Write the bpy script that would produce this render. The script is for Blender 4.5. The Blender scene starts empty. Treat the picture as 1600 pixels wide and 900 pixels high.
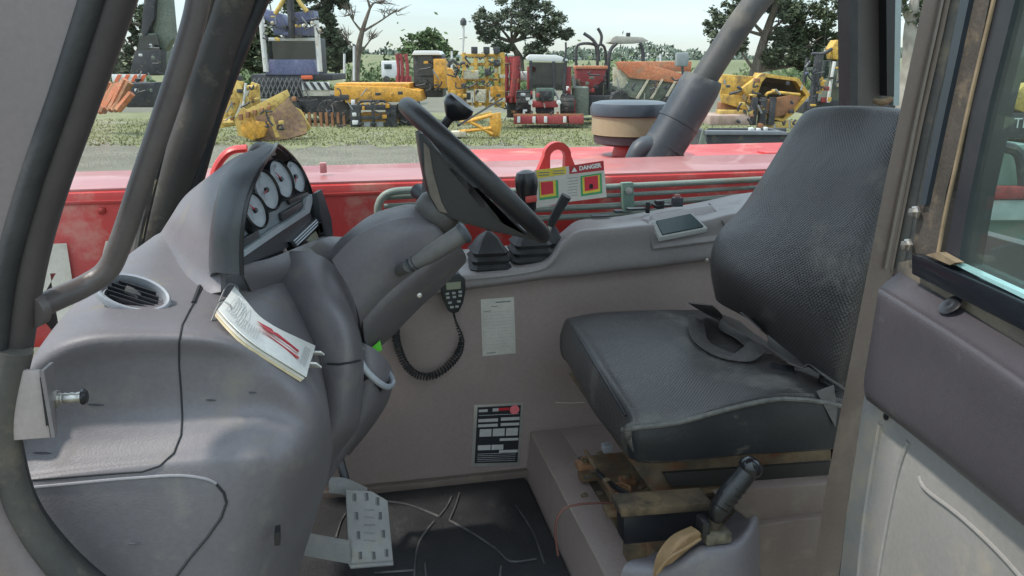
import bpy, bmesh, math, random
from mathutils import Vector, Matrix
from mathutils.bvhtree import BVHTree
random.seed(7)
S = bpy.context.scene
COL = S.collection
# ---------------------------------------------------------------- camera, sky, sun, exposure
TH = math.radians(15.9); YAW = math.radians(12); EYE = 2.0; F = 1250.0
cam = bpy.data.objects.new('camera', bpy.data.cameras.new('camera')); COL.objects.link(cam)
cam.location = (0, 0, EYE); cam.rotation_euler = (math.radians(90)-TH, 0, -YAW)
cam.data.sensor_width = 36; cam.data.lens = 36*F/1600; cam.data.clip_start = .05; cam.data.clip_end = 3000
S.camera = cam
SUN_EL = math.radians(58); SUN_AZ = math.radians(181)      # azimuth of the sun measured from +x, counter-clockwise
W = bpy.data.worlds.new('World'); S.world = W; W.use_nodes = True
nt = W.node_tree; nt.nodes.clear()
def wn(t, **k):
    n = nt.nodes.new(t)
    for a, b in k.items(): setattr(n, a, b)
    return n
sky = wn('ShaderNodeTexSky', sky_type='NISHITA', sun_disc=False, sun_elevation=SUN_EL, sun_rotation=math.radians(90)-SUN_AZ, dust_density=.3, air_density=1.0, ozone_density=2.5)
tc = wn('ShaderNodeTexCoord'); mp = wn('ShaderNodeMapping'); mp.inputs['Scale'].default_value = (1.2, 1.2, 7.0)
no = wn('ShaderNodeTexNoise'); no.inputs['Scale'].default_value = 1.7; no.inputs['Detail'].default_value = 6; no.inputs['Roughness'].default_value = .55
cr = wn('ShaderNodeValToRGB'); cr.color_ramp.elements[0].position = .42; cr.color_ramp.elements[1].position = .68
cr.color_ramp.elements[0].color = (.4, .4, .4, 1); cr.color_ramp.elements[1].color = (.85, .85, .85, 1)
mx = wn('ShaderNodeMix', data_type='RGBA'); mx.inputs['B'].default_value = (8.3, 9.9, 10.2, 1)
bg = wn('ShaderNodeBackground'); bg.inputs['Strength'].default_value = .11
ou = wn('ShaderNodeOutputWorld')
L = nt.links.new
L(tc.outputs['Generated'], mp.inputs['Vector']); L(mp.outputs[0], no.inputs['Vector']); L(no.outputs['Fac'], cr.inputs[0])
L(cr.outputs[0], mx.inputs['Factor']); L(sky.outputs[0], mx.inputs['A']); sp_ = wn('ShaderNodeSeparateXYZ'); L(tc.outputs['Generated'], sp_.inputs[0])
cl = wn('ShaderNodeMath', operation='MAXIMUM'); L(sp_.outputs['Z'], cl.inputs[0]); cl.inputs[1].default_value = 0
cie = wn('ShaderNodeMath', operation='MULTIPLY_ADD'); L(cl.outputs[0], cie.inputs[0]); cie.inputs[1].default_value = 2/3*1.9; cie.inputs[2].default_value = 1.9/3      # cloudy-sky luminance, (1+2 sin h)/3
gr = wn('ShaderNodeVectorMath', operation='SCALE'); L(mx.outputs['Result'], gr.inputs[0]); L(cie.outputs[0], gr.inputs['Scale'])
L(gr.outputs[0], bg.inputs['Color']); L(bg.outputs[0], ou.inputs[0])
sl = bpy.data.lights.new('sun', 'SUN'); sl.energy = 2.4; sl.angle = math.radians(3); sl.color = (1, .95, .86)
so = bpy.data.objects.new('sun', sl); COL.objects.link(so)
sd = Vector((math.cos(SUN_EL)*math.cos(SUN_AZ), math.cos(SUN_EL)*math.sin(SUN_AZ), math.sin(SUN_EL)))
so.rotation_euler = sd.to_track_quat('Z', 'Y').to_euler()
S.view_settings.view_transform = 'Standard'; S.view_settings.look = 'None'; S.view_settings.gamma = 1; S.view_settings.exposure = 0.74
S.cycles.max_bounces = 10; S.cycles.transparent_max_bounces = 16; S.cycles.diffuse_bounces = 5
# ---------------------------------------------------------------- surveying helpers: where a sight line meets a known plane of the machine
def ray(px, py):
    u = (px-800)/F; v = (450-py)/F
    f = math.cos(TH)+v*math.sin(TH); z = -math.sin(TH)+v*math.cos(TH)
    return Vector((u*math.cos(YAW)+f*math.sin(YAW), -u*math.sin(YAW)+f*math.cos(YAW), z)), f
def P(px, py, y=None, x=None, z=None, d=None):
    r, f = ray(px, py)
    t = y/r.y if y is not None else x/r.x if x is not None else (z-EYE)/r.z if z is not None else d/f
    return Vector((0, 0, EYE)) + r*t
FWD = Vector((math.sin(YAW), math.cos(YAW), 0)); RGT = Vector((math.cos(YAW), -math.sin(YAW), 0)); UP = Vector((0, 0, 1))
# ---------------------------------------------------------------- materials
MATS = {}
def mat(name, c, r=.5, c2=None, ns=8, metal=0, bump=0, bs=200, spec=.5, dirt=None, da=.5, ds=5, coat=0, stretch=None, fine=.08, fs=130):
    """base colour varied by noise towards c2, optional dirt patches, fine relief"""
    if name in MATS: return MATS[name]
    m = bpy.data.materials.new(name); m.use_nodes = True; n = m.node_tree; N = n.nodes; k = n.links.new
    b = N['Principled BSDF']; b.inputs['Roughness'].default_value = r; b.inputs['Metallic'].default_value = metal
    b.inputs['Specular IOR Level'].default_value = spec
    b.inputs['Coat Weight'].default_value = coat
    t = N.new('ShaderNodeTexCoord'); src = t.outputs['Object']
    if stretch:
        q = N.new('ShaderNodeMapping'); q.inputs['Scale'].default_value = stretch; k(src, q.inputs[0]); src = q.outputs[0]
    c2 = c2 or tuple(min(1, v*1.25) for v in c)
    a = N.new('ShaderNodeTexNoise'); a.inputs['Scale'].default_value = ns; a.inputs['Detail'].default_value = 6; k(src, a.inputs['Vector'])
    rp = N.new('ShaderNodeValToRGB'); rp.color_ramp.elements[0].position = .35; rp.color_ramp.elements[1].position = .68
    rp.color_ramp.elements[0].color = (*c, 1); rp.color_ramp.elements[1].color = (*c2, 1); k(a.outputs['Fac'], rp.inputs[0])
    fn = N.new('ShaderNodeTexNoise'); fn.inputs['Scale'].default_value = fs if ns > 2.5 else fs*.12; fn.inputs['Detail'].default_value = 5; fn.inputs['Roughness'].default_value = .7; k(src, fn.inputs['Vector'])
    fr_ = N.new('ShaderNodeMapRange'); fr_.inputs['From Min'].default_value = .3; fr_.inputs['From Max'].default_value = .7; fr_.inputs['To Min'].default_value = 1-fine; fr_.inputs['To Max'].default_value = 1+fine; k(fn.outputs['Fac'], fr_.inputs[0])
    fx = N.new('ShaderNodeMix'); fx.data_type = 'RGBA'; fx.blend_type = 'MULTIPLY'; fx.inputs['Factor'].default_value = 1; k(rp.outputs[0], fx.inputs['A']); k(fr_.outputs[0], fx.inputs['B'])
    out = fx.outputs['Result']
    if dirt:
        e = N.new('ShaderNodeTexNoise'); e.inputs['Scale'].default_value = ds; e.inputs['Detail'].default_value = 9; e.inputs['Roughness'].default_value = .65; k(src, e.inputs['Vector'])
        g = N.new('ShaderNodeValToRGB'); g.color_ramp.elements[0].position = .62-da*.25; g.color_ramp.elements[1].position = .8-da*.2; k(e.outputs['Fac'], g.inputs[0])
        x = N.new('ShaderNodeMix'); x.data_type = 'RGBA'; x.inputs['B'].default_value = (*dirt, 1); k(g.outputs[0], x.inputs['Factor']); k(out, x.inputs['A']); out = x.outputs['Result']
        rr = N.new('ShaderNodeMapRange'); rr.inputs['To Min'].default_value = r; rr.inputs['To Max'].default_value = min(1, r+.35); k(g.outputs[0], rr.inputs[0]); k(rr.outputs[0], b.inputs['Roughness'])
    k(out, b.inputs['Base Color'])
    if bump:
        h = N.new('ShaderNodeTexNoise'); h.inputs['Scale'].default_value = bs; h.inputs['Detail'].default_value = 3; k(t.outputs['Object'], h.inputs['Vector'])
        u = N.new('ShaderNodeBump'); u.inputs['Strength'].default_value = bump; u.inputs['Distance'].default_value = .002; k(h.outputs['Fac'], u.inputs['Height']); k(u.outputs[0], b.inputs['Normal'])
    MATS[name] = m; return m
def perforated(name, c, r):
    """embossed vinyl: a close grid of small dimples laid along the cushion's own UV, in metres"""
    m = mat(name, c, r, ns=5, dirt=(.16, .15, .13), da=.3, ds=6); n = m.node_tree; N = n.nodes; k = n.links.new; b = N['Principled BSDF']
    uv = N.new('ShaderNodeUVMap'); mp = N.new('ShaderNodeMapping'); mp.inputs['Rotation'].default_value = (0, 0, math.radians(45)); k(uv.outputs[0], mp.inputs[0])
    v = N.new('ShaderNodeTexVoronoi'); v.inputs['Scale'].default_value = 185; v.inputs['Randomness'].default_value = .12; k(mp.outputs[0], v.inputs['Vector'])
    rp = N.new('ShaderNodeMapRange'); rp.inputs['From Min'].default_value = .1; rp.inputs['From Max'].default_value = .5; k(v.outputs['Distance'], rp.inputs[0])
    u = N.new('ShaderNodeBump'); u.inputs['Strength'].default_value = .42; u.inputs['Distance'].default_value = .0018; k(rp.outputs[0], u.inputs['Height']); k(u.outputs[0], b.inputs['Normal'])
    tc_ = N.new('ShaderNodeTexCoord'); wr = N.new('ShaderNodeTexNoise'); wr.inputs['Scale'].default_value = 11; wr.inputs['Detail'].default_value = 3; wr.inputs['Distortion'].default_value = .8; k(tc_.outputs['Object'], wr.inputs['Vector'])
    u2 = N.new('ShaderNodeBump'); u2.inputs['Strength'].default_value = .16; u2.inputs['Distance'].default_value = .02; k(wr.outputs['Fac'], u2.inputs['Height']); k(u2.outputs[0], u.inputs['Normal'])
    src = b.inputs['Base Color'].links[0].from_socket
    x = N.new('ShaderNodeMix'); x.data_type = 'RGBA'; x.blend_type = 'MULTIPLY'; x.inputs['Factor'].default_value = 1
    q = N.new('ShaderNodeMapRange'); q.inputs['From Min'].default_value = .05; q.inputs['From Max'].default_value = .45; q.inputs['To Min'].default_value = .8; q.inputs['To Max'].default_value = 1.1; k(v.outputs['Distance'], q.inputs[0])
    k(src, x.inputs['A']); k(q.outputs[0], x.inputs['B']); k(x.outputs['Result'], b.inputs['Base Color'])
    return m
def glass(name, tint=(1, 1, 1), refl=.1, dust=0.03):
    m = bpy.data.materials.new(name); m.use_nodes = True; n = m.node_tree; N = n.nodes; k = n.links.new; N.clear()
    tr = N.new('ShaderNodeBsdfTransparent'); tr.inputs[0].default_value = (*tint, 1)
    gl = N.new('ShaderNodeBsdfGlossy'); gl.inputs['Roughness'].default_value = .02; gl.inputs[0].default_value = (1, 1, 1, 1)
    df = N.new('ShaderNodeBsdfDiffuse'); df.inputs[0].default_value = (.5, .48, .45, 1)
    lw = N.new('ShaderNodeFresnel'); lw.inputs[0].default_value = 1.35
    mu = N.new('ShaderNodeMath'); mu.operation = 'MULTIPLY_ADD'; mu.inputs[1].default_value = refl*1.2; mu.inputs[2].default_value = refl*.1; k(lw.outputs[0], mu.inputs[0])
    m1 = N.new('ShaderNodeMixShader'); k(mu.outputs[0], m1.inputs[0]); k(tr.outputs[0], m1.inputs[1]); k(gl.outputs[0], m1.inputs[2])
    t = N.new('ShaderNodeTexCoord'); nz = N.new('ShaderNodeTexNoise'); nz.inputs['Scale'].default_value = 5; nz.inputs['Detail'].default_value = 8; k(t.outputs['Object'], nz.inputs['Vector'])
    mr = N.new('ShaderNodeMapRange'); mr.inputs['From Min'].default_value = .3; mr.inputs['From Max'].default_value = .8; mr.inputs['To Max'].default_value = dust*2; mr.inputs['To Min'].default_value = dust*.5; k(nz.outputs['Fac'], mr.inputs[0])
    m2 = N.new('ShaderNodeMixShader'); k(mr.outputs[0], m2.inputs[0]); k(m1.outputs[0], m2.inputs[1]); k(df.outputs[0], m2.inputs[2])
    o = N.new('ShaderNodeOutputMaterial'); k(m2.outputs[0], o.inputs[0]); MATS[name] = m; return m
# ---------------------------------------------------------------- mesh helpers (world coordinates in, parent's base subtracted)
SURF = {}
def link(name, V, Fc, m, parent=None, smooth=40, uv=None, kind=None, recalc=True, keep=None):
    me = bpy.data.meshes.new(name)
    V = [Vector(v) for v in V]
    off = Vector((0, 0, 0)); q = parent
    while q: off += q.location; q = q.parent
    if keep: SURF[keep] = BVHTree.FromPolygons([v[:] for v in V], Fc)
    me.from_pydata([(v-off)[:] for v in V], [], Fc)
    if uv:
        ul = me.uv_layers.new(name='UVMap')
        for l in me.loops: ul.data[l.index].uv = uv[l.vertex_index]
    if recalc:
        bm = bmesh.new(); bm.from_mesh(me); bmesh.ops.recalc_face_normals(bm, faces=bm.faces); bm.to_mesh(me); bm.free()
    if smooth:
        me.shade_smooth(); me.set_sharp_from_angle(angle=math.radians(smooth))
    me.materials.append(m)
    o = bpy.data.objects.new(name, me); COL.objects.link(o); o.parent = parent
    if kind: o['kind'] = kind
    return o
def thing(name, label, cat, loc=(0, 0, 0), group=None):
    o = bpy.data.objects.new(name, None); COL.objects.link(o); o.location = loc; o.empty_display_size = .1
    o['label'] = label; o['category'] = cat
    if group: o['group'] = group
    return o
def tag(o, label, cat, group=None):
    o['label'] = label; o['category'] = cat
    if group: o['group'] = group
    return o
class MB:
    """collects pieces of ONE part"""
    def __init__(s): s.V = []; s.F = []
    def add(s, V, Fc):
        n = len(s.V); s.V += [Vector(v) for v in V]; s.F += [[i+n for i in f] for f in Fc]; return s
    def box(s, c, sx, sy, sz, ax=None, bev=0):
        """centre, full sizes, optional axes (X,Y,Z vectors)"""
        X, Y, Z = ax or (Vector((1, 0, 0)), Vector((0, 1, 0)), UP); c = Vector(c)
        bm = bmesh.new(); bmesh.ops.create_cube(bm, size=1)
        for v in bm.verts: v.co = Vector((v.co.x*sx, v.co.y*sy, v.co.z*sz))
        if bev: bmesh.ops.bevel(bm, geom=bm.edges[:], offset=bev, segments=2, affect='EDGES', profile=.6)
        V = [c+X*v.co.x+Y*v.co.y+Z*v.co.z for v in bm.verts]; Fc = [[v.index for v in f.verts] for f in bm.faces]; bm.free()
        return s.add(V, Fc)
    def prism(s, pts, ext, bev=0):
        """polygon of 3-D points extruded along vector ext"""
        pts = [Vector(p) for p in pts]; n = len(pts); ext = Vector(ext)
        bm = bmesh.new(); a = [bm.verts.new(p) for p in pts]; b = [bm.verts.new(p+ext) for p in pts]
        bm.faces.new(a); bm.faces.new(b[::-1])
        for i in range(n): bm.faces.new([a[i], b[i], b[(i+1) % n], a[(i+1) % n]])
        bmesh.ops.recalc_face_normals(bm, faces=bm.faces)
        if bev: bmesh.ops.bevel(bm, geom=bm.edges[:], offset=bev, segments=2, affect='EDGES', profile=.6)
        bmesh.ops.triangulate(bm, faces=[f for f in bm.faces if len(f.verts) > 4])
        bm.verts.index_update(); V = [v.co.copy() for v in bm.verts]; Fc = [[v.index for v in f.verts] for f in bm.faces]; bm.free()
        return s.add(V, Fc)
    def tube(s, pts, r, seg=10, sub=4, flat=None, closed=False, caps=True):
        """smooth swept tube, r number or list; flat=(a,b) elliptical section factors"""
        pts = [Vector(p) for p in pts]; n = len(pts)
        R = list(r) if hasattr(r, '__len__') else [r]*n
        if sub > 1 and n > 2:
            q = []; rr = []; m = n if closed else n-1
            for i in range(m):
                g = (lambda k: pts[k % n]) if closed else (lambda k: pts[max(0, min(n-1, k))])
                h = (lambda k: R[k % n]) if closed else (lambda k: R[max(0, min(n-1, k))])
                for j in range(sub):
                    t = j/sub; q.append(cat(g(i-1), g(i), g(i+1), g(i+2), t)); rr.append(h(i)*(1-t)+h(i+1)*t)
            if not closed: q.append(pts[-1]); rr.append(R[-1])
            pts, R, n = q, rr, len(q)
        up = None; V = []; Fc = []
        for i in range(n):
            if closed: d = (pts[(i+1) % n]-pts[i-1])
            else: d = (pts[min(i+1, n-1)]-pts[max(i-1, 0)])
            d.normalize()
            if up is None: up = d.orthogonal().normalized() if abs(d.z) > .95 else (UP-d*UP.dot(d)).normalized()
            else: up = (up-d*up.dot(d)); up = up.normalized() if up.length > 1e-6 else d.orthogonal().normalized()
            sd_ = d.cross(up); fa, fb = flat or (1, 1)
            for j in range(seg):
                a = 2*math.pi*j/seg; V.append(pts[i]+sd_*(math.cos(a)*R[i]*fa)+up*(math.sin(a)*R[i]*fb))
        for i in range(n if closed else n-1):
            for j in range(seg):
                a, b = i*seg+j, i*seg+(j+1) % seg; c, d_ = ((i+1) % n)*seg+(j+1) % seg, ((i+1) % n)*seg+j; Fc.append([a, b, c, d_])
        if caps and not closed: Fc.append(list(range(seg))[::-1]); Fc.append([(n-1)*seg+j for j in range(seg)])
        return s.add(V, Fc)
    def lathe(s, c, axis, prof, seg=24, a0=0, a1=2*math.pi, ref=None, cap=True):
        """profile [(radius, height)] turned about axis at c"""
        c = Vector(c); A = Vector(axis).normalized(); X = (Vector(ref)-A*A.dot(Vector(ref))).normalized() if ref else A.orthogonal().normalized(); Y = A.cross(X)
        full = abs(a1-a0-2*math.pi) < 1e-6; m = seg if full else seg+1; V = []; Fc = []
        for r, h in prof:
            for j in range(m):
                a = a0+(a1-a0)*j/seg; V.append(c+A*h+X*(math.cos(a)*r)+Y*(math.sin(a)*r))
        for i in range(len(prof)-1):
            for j in range(seg):
                j2 = (j+1) % m if full else j+1; Fc.append([i*m+j, i*m+j2, (i+1)*m+j2, (i+1)*m+j])
        if cap and full and prof[0][0] > 1e-5: Fc.append(list(range(m))[::-1])
        if cap and full and prof[-1][0] > 1e-5: Fc.append([(len(prof)-1)*m+j for j in range(m)])
        return s.add(V, Fc)
    def make(s, name, m, parent=None, **k): return link(name, s.V, s.F, m, parent, **k)
def cat(a, b, c, d, t):
    return .5*((2*b)+(c-a)*t+(2*a-5*b+4*c-d)*t*t+(3*b-a-3*c+d)*t*t*t)
def patch(name, rows, m, parent=None, n=6, thick=.01, keep=None, smooth=60, away=None, wrap=False, mk=P, dims=None, label=None):
    """smooth panel through a net of surveyed points (px, py, y) or Vectors, given real thickness"""
    G = [[p if isinstance(p, Vector) else mk(p[0], p[1], p[2]) for p in r] for r in rows]
    def dense(L_):
        o = []
        for i in range(len(L_)-1):
            g = lambda k: L_[max(0, min(len(L_)-1, k))]
            for j in range(n): o.append(cat(g(i-1), g(i), g(i+1), g(i+2), j/n))
        o.append(L_[-1]); return o
    R = [dense(r) for r in G]; C = [dense([r[j] for r in R]) for j in range(len(R[0]))]      # C[col][row]
    nc, nr = len(C), len(C[0]); V = [C[i][j] for j in range(nr) for i in range(nc)]
    Fc = [[j*nc+i, j*nc+i+1, (j+1)*nc+i+1, (j+1)*nc+i] for j in range(nr-1) for i in range(nc-1)]
    ul = [0]*nc; mid = nr//2
    for i in range(1, nc): ul[i] = ul[i-1]+(C[i][mid]-C[i-1][mid]).length
    vl = [0]*nr; mc = nc//2
    for j in range(1, nr): vl[j] = vl[j-1]+(C[mc][j]-C[mc][j-1]).length
    uv = [(ul[i], vl[j]) for j in range(nr) for i in range(nc)]
    if keep: SURF[keep] = BVHTree.FromPolygons([v[:] for v in V], Fc)
    if thick:
        N = []
        eye = Vector((0, 0, EYE))
        for j in range(nr):
            for i in range(nc):
                a = C[min(i+1, nc-1)][j]-C[max(i-1, 0)][j]; b = C[i][min(j+1, nr-1)]-C[i][max(j-1, 0)]
                N.append(a.cross(b).normalized())
        mi = (nr//2)*nc+nc//2
        sg = -1 if N[mi].dot((away or (eye-V[mi]))) > 0 else 1
        n0 = len(V); V = V+[v+nn*sg*thick for v, nn in zip(V, N)]; uv = uv+uv
        Fc = Fc+[[x+n0 for x in f[::-1]] for f in Fc]
        ring = [i for i in range(nc)]+[j*nc+nc-1 for j in range(1, nr)]+[(nr-1)*nc+i for i in range(nc-2, -1, -1)]+[j*nc for j in range(nr-2, 0, -1)]
        for a, b in zip(ring, ring[1:]+ring[:1]): Fc.append([a, a+n0, b+n0, b])
    return link(name, V, Fc, m, parent, smooth=smooth, uv=uv)
def hit(px, py, key, off=.0):
    r, _ = ray(px, py); r.normalize(); h = SURF[key].ray_cast(Vector((0, 0, EYE)), r)
    if h[0] is None: return None, None
    nn = h[1] if h[1].dot(r) < 0 else -h[1]
    return h[0]+nn*off, nn
def on(pts, key, off=.001, fb=None):
    o = []
    for p in pts:
        q, _ = hit(p[0], p[1], key, off)
        if q is not None: o.append(q)
    return o
def text_mesh(name, body, c, X, Y, size, m, parent, depth=.0006, bold=0, align='CENTER', sx=1):
    """real lettering: glyph outlines laid on plane (X right, Y up) centred at c"""
    cu = bpy.data.curves.new(name, 'FONT'); cu.body = body; cu.size = size; cu.extrude = depth; cu.offset = bold; cu.align_x = align; cu.align_y = 'CENTER'
    o = bpy.data.objects.new(name, cu); COL.objects.link(o)
    bpy.context.view_layer.update(); me = bpy.data.meshes.new_from_object(o.evaluated_get(bpy.context.evaluated_depsgraph_get()))
    bpy.data.objects.remove(o); bpy.data.curves.remove(cu)
    X = Vector(X).normalized(); Y = Vector(Y); Y = (Y-X*X.dot(Y)).normalized(); Z = X.cross(Y); c = Vector(c)
    V = [c+X*(v.co.x*sx)+Y*v.co.y+Z*v.co.z for v in me.vertices]; Fc = [list(p.vertices) for p in me.polygons]; bpy.data.meshes.remove(me)
    return link(name, V, Fc, m, parent, smooth=0)
# ---------------------------------------------------------------- materials of the cab
PL = mat('dash_plastic', (.138, .126, .136), .5, (.163, .150, .160), ns=5, bump=.2, bs=380, dirt=(.2, .18, .155), da=.3, ds=14)
PLD = mat('dark_plastic', (.035, .038, .045), .42, (.05, .055, .063), ns=6, bump=.2, bs=500)
PLW = mat('worn_plastic', (.10, .095, .095), .55, (.135, .128, .12), ns=7, bump=.3, bs=500, dirt=(.2, .18, .14), da=.3, ds=12)
PNT = mat('brown_grey_paint', (.285, .222, .200), .5, (.315, .248, .224), ns=4, bump=.12, bs=300, dirt=(.27, .22, .18), da=.15, ds=7)
PNT2 = mat('pillar_paint', (.12, .09, .075), .45, (.155, .118, .10), ns=6, bump=.1, bs=200, dirt=(.2, .16, .115), da=.3, ds=14)
GRY = mat('grey_plate_paint', (.17, .14, .136), .4, (.20, .165, .16), ns=3, bump=.05)
RUB = mat('black_rubber', (.020, .020, .022), .55, (.035, .034, .034), ns=20, bump=.3, bs=150)
RUBD = mat('dusty_rubber', (.045, .042, .04), .75, (.09, .082, .07), ns=12, bump=.3, bs=100, dirt=(.15, .125, .09), da=.3, ds=25)
BLK = mat('black_gloss', (.012, .012, .014), .3, (.02, .02, .022))
SIL = mat('silver_plastic', (.38, .40, .44), .35, (.44, .46, .5), ns=5, metal=.35)
STL = mat('zinc_steel', (.45, .43, .4), .35, (.6, .58, .54), ns=30, metal=.9, dirt=(.2, .13, .07), da=.3, ds=40)
DUST = mat('packed_dust', (.35, .27, .17), .95, (.46, .37, .25), ns=40, bump=.8, bs=120)
RUST = mat('rusty_steel', (.07, .052, .034), .85, (.21, .15, .085), ns=16, bump=.7, bs=90, dirt=(.15, .06, .025), da=.5, ds=20)
MUD = mat('ochre_mud_steel', (.05, .037, .025), .9, (.14, .095, .05), ns=14, bump=.6, bs=80, dirt=(.022, .017, .012), da=.7, ds=22)
WHT = mat('white_paper', (.75, .74, .7), .6, (.8, .79, .75), ns=20)
CRM = mat('cream_sticker', (.55, .52, .46), .5, (.62, .59, .52), ns=20)
CRMD = mat('dusty_cream', (.5, .43, .28), .7)
INK = mat('grey_ink', (.22, .22, .22), .6)
INKL = mat('pale_ink', (.42, .42, .42), .6)
REDI = mat('red_ink', (.5, .02, .03), .5)
SCR = mat('lcd_green', (.28, .3, .22), .3)
RED = mat('red_paint', (.46, .026, .024), .5, (.50, .04, .034), ns=5, dirt=(.5, .28, .22), da=.35, ds=6, bump=.08, coat=.15)
VIN = perforated('perforated_vinyl', (.038, .035, .034), .33)
VINP = mat('side_vinyl', (.012, .013, .015), .5, (.02, .021, .024), ns=9, bump=.4, bs=90, dirt=(.24, .21, .14), da=.18, ds=9)
WEB = mat('seat_belt_webbing', (.07, .063, .06), .7, (.10, .09, .085), ns=60, bump=.5, bs=700)
MATB = mat('floor_rubber', (.014, .014, .016), .62, (.026, .026, .028), ns=9, bump=.6, bs=160, dirt=(.05, .048, .044), da=.2, ds=11)
ALU = mat('pedal_grey_paint', (.22, .215, .21), .5, (.28, .275, .27), ns=12, bump=.2, dirt=(.3, .26, .2), da=.3, ds=25)
LEA = mat('tan_leather_boot', (.24, .15, .07), .7, (.34, .22, .115), ns=25, bump=.6, bs=90, dirt=(.2, .13, .07), da=.3, ds=30)
WSK = mat('white_door_skin', (.215, .205, .195), .5, (.26, .25, .24), ns=4, dirt=(.36, .3, .22), da=.35, ds=7)
HOSE = mat('hydraulic_steel', (.17, .21, .18), .5, (.24, .28, .24), ns=10, metal=.2, dirt=(.2, .18, .14), da=.4)
GLS = glass('window_glass', (.98, .985, .99), .035, .004)
GLT = glass('tinted_door_glass', (.74, .86, .83), .12, .04)
V3 = Vector
def struct(o): o['kind'] = 'structure'; return o
# ================================================================ CAB SHELL
m = MB(); m.box((.5, 1.5, .90), 1.9, 1.1, .036); struct(m.make('cab_floor', RUB))
# far side wall with a fine ridge of welded seam
m = MB(); m.box((.5, 1.905, 1.21), 2.0, .05, .60, bev=.003); struct(m.make('cab_side_wall', PNT))
m = MB(); m.box((.35, 1.87, .935), 1.0, .02, .03, bev=.004)
struct(m.make('wall_kick_strip', PNT2))
m = MB(); m.box((1.40, 1.45, 1.27), .04, 1.1, .72, bev=.004); struct(m.make('unseen_rear_wall', PNT))  # unseen wall, added to block light behind the seat
m = MB(); m.box((-.52, 1.45, 1.2), .04, 1.0, .58, bev=.004); struct(m.make('cab_front_wall', PNT))
m = MB(); m.box((.32, 1.46, 2.62), 2.1, 1.2, .07, bev=.02); struct(m.make('cab_roof', GRY))  # unseen roof, front overhang lengthened to keep sun out of the cab
# seat plinth: folded sheet box with an opening on top
m = MB()
pz = 1.045
m.prism([(.437, 1.88, .92), (.437, 1.0, .92), (.448, 1.0, pz), (.448, 1.88, pz)], (.012, 0, 0))     # riser
m.box((.49, 1.44, pz+.004), .085, .88, .012, bev=.003)
m.box((.95, 1.80, pz+.004), .84, .16, .012, bev=.003)
m.box((.95, 1.07, pz+.004), .84, .16, .012, bev=.003)
t = thing('seat_plinth', 'brown grey sheet metal plinth with dirty open top under the driver seat', 'seat plinth', (.9, 1.45, .92))
m.make('plinth_shell', PNT, t)
m = MB(); m.box((.96, 1.44, .95), .84, .56, .02); m.make('plinth_floor', MUD, t)
m = MB(); m.tube([(.449, 1.0, pz+.009), (.449, 1.86, pz+.009)], .0022, seg=6, sub=1); m.make('worn_edge', mat('edge_wear', (.3, .25, .2), .6), t)
# rubber floor mat with moulded ribs
t = thing('floor_mat', 'black rubber cab floor mat with curved raised ribs behind the pedals', 'floor mat', (.2, 1.45, .92))
m = MB(); m.box((.10, 1.44, .926), .66, .86, .012, bev=.004); m.make('mat_sheet', MATB, t)
RIB = mat('scuffed_rib', (.04, .04, .042), .6, (.13, .125, .12), ns=14, bump=.3)
def mz(*pts): return [P(x, y, z=.934) for x, y in pts]
for seg in ([(600, 783), (640, 789), (686, 807)], [(706, 776), (698, 792), (686, 807)], [(678, 815), (656, 845), (648, 885), (648, 930)], [(702, 813), (740, 834), (775, 858), (798, 877), (838, 873)], [(718, 770), (712, 790), (702, 813)], [(585, 895), (646, 891)], [(783, 885), (778, 930)], [(664, 880), (668, 940)], [(525, 840), (533, 815), (540, 803)], [(806, 790), (832, 830), (850, 880)]):
    m = MB(); m.tube(mz(*seg), .0028, seg=6, sub=6); m.make('rib', RIB, t)
# ================================================================ WINDOWS AND PILLARS
# far side window glass between far front pillar and rear pillar
t = thing('side_window', 'large clear far side window pane between front pillar and rear pillar', 'window', (.4, 2.04, 1.6))
m = MB(); m.prism([(-.36, 2.04, 1.60), (1.30, 2.04, 1.60), (1.30, 2.04, 2.55), (.02, 2.04, 2.55)], (0, .004, 0)); m.make('pane', GLS, t, smooth=0)
t = thing('windscreen', 'front windscreen pane left of the far pillar seen at a grazing angle', 'window', (-.4, 1.5, 1.6))
m = MB(); m.prism([(-.46, 1.02, 1.55), (-.46, 1.80, 1.55), (-.12, 1.80, 2.58), (-.12, 1.02, 2.58)], (-.004, 0, .001)); m.make('pane', GLS, t, smooth=0)
def bar(name, pl, pr, m_, parent, ext=(0, .05, 0), bev=.004):
    """pillar from its left and right sight edges, each (px,py,y)"""
    q = [P(*p) for p in pl]+[P(*p) for p in pr][::-1]
    b = MB()
    n = len(pl)
    for i in range(n-1):
        b.prism([P(*pl[i]), P(*pr[i]), P(*pr[i+1]), P(*pl[i+1])], ext, 0)
    return b.make(name, m_, parent)
def strip(name, pts, w, m_, parent, dep=.03, sub=4, seg=12):
    b = MB(); b.tube([P(*p) for p in pts], w, seg=seg, sub=sub, flat=(1, dep)); return b.make(name, m_, parent)
t = thing('far_front_pillar', 'dark sloping cab pillar between windscreen and far side window', 'pillar', (-.3, 1.9, 1.5))
PDK = mat('pillar_dark', (.05, .044, .04), .6, (.075, .068, .06), ns=9, bump=.3, bs=80, dirt=(.2, .18, .14), da=.25, ds=16)
b = MB(); b.tube([P(232, 420, y=1.86), P(262, 310, y=1.87), P(312, 160, y=1.87), P(365, 0, y=1.88), P(412, -150, y=1.88)], .055, seg=20, sub=5, flat=(1, .8)); b.make('post', PDK, t)
b = MB(); b.tube([P(290, 345, y=1.86), P(330, 200, y=1.87), P(374, 80, y=1.87), P(408, 0, y=1.88), P(470, -150, y=1.88)], .017, seg=10, sub=5); b.make('window_seal', RUB, t)
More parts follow.
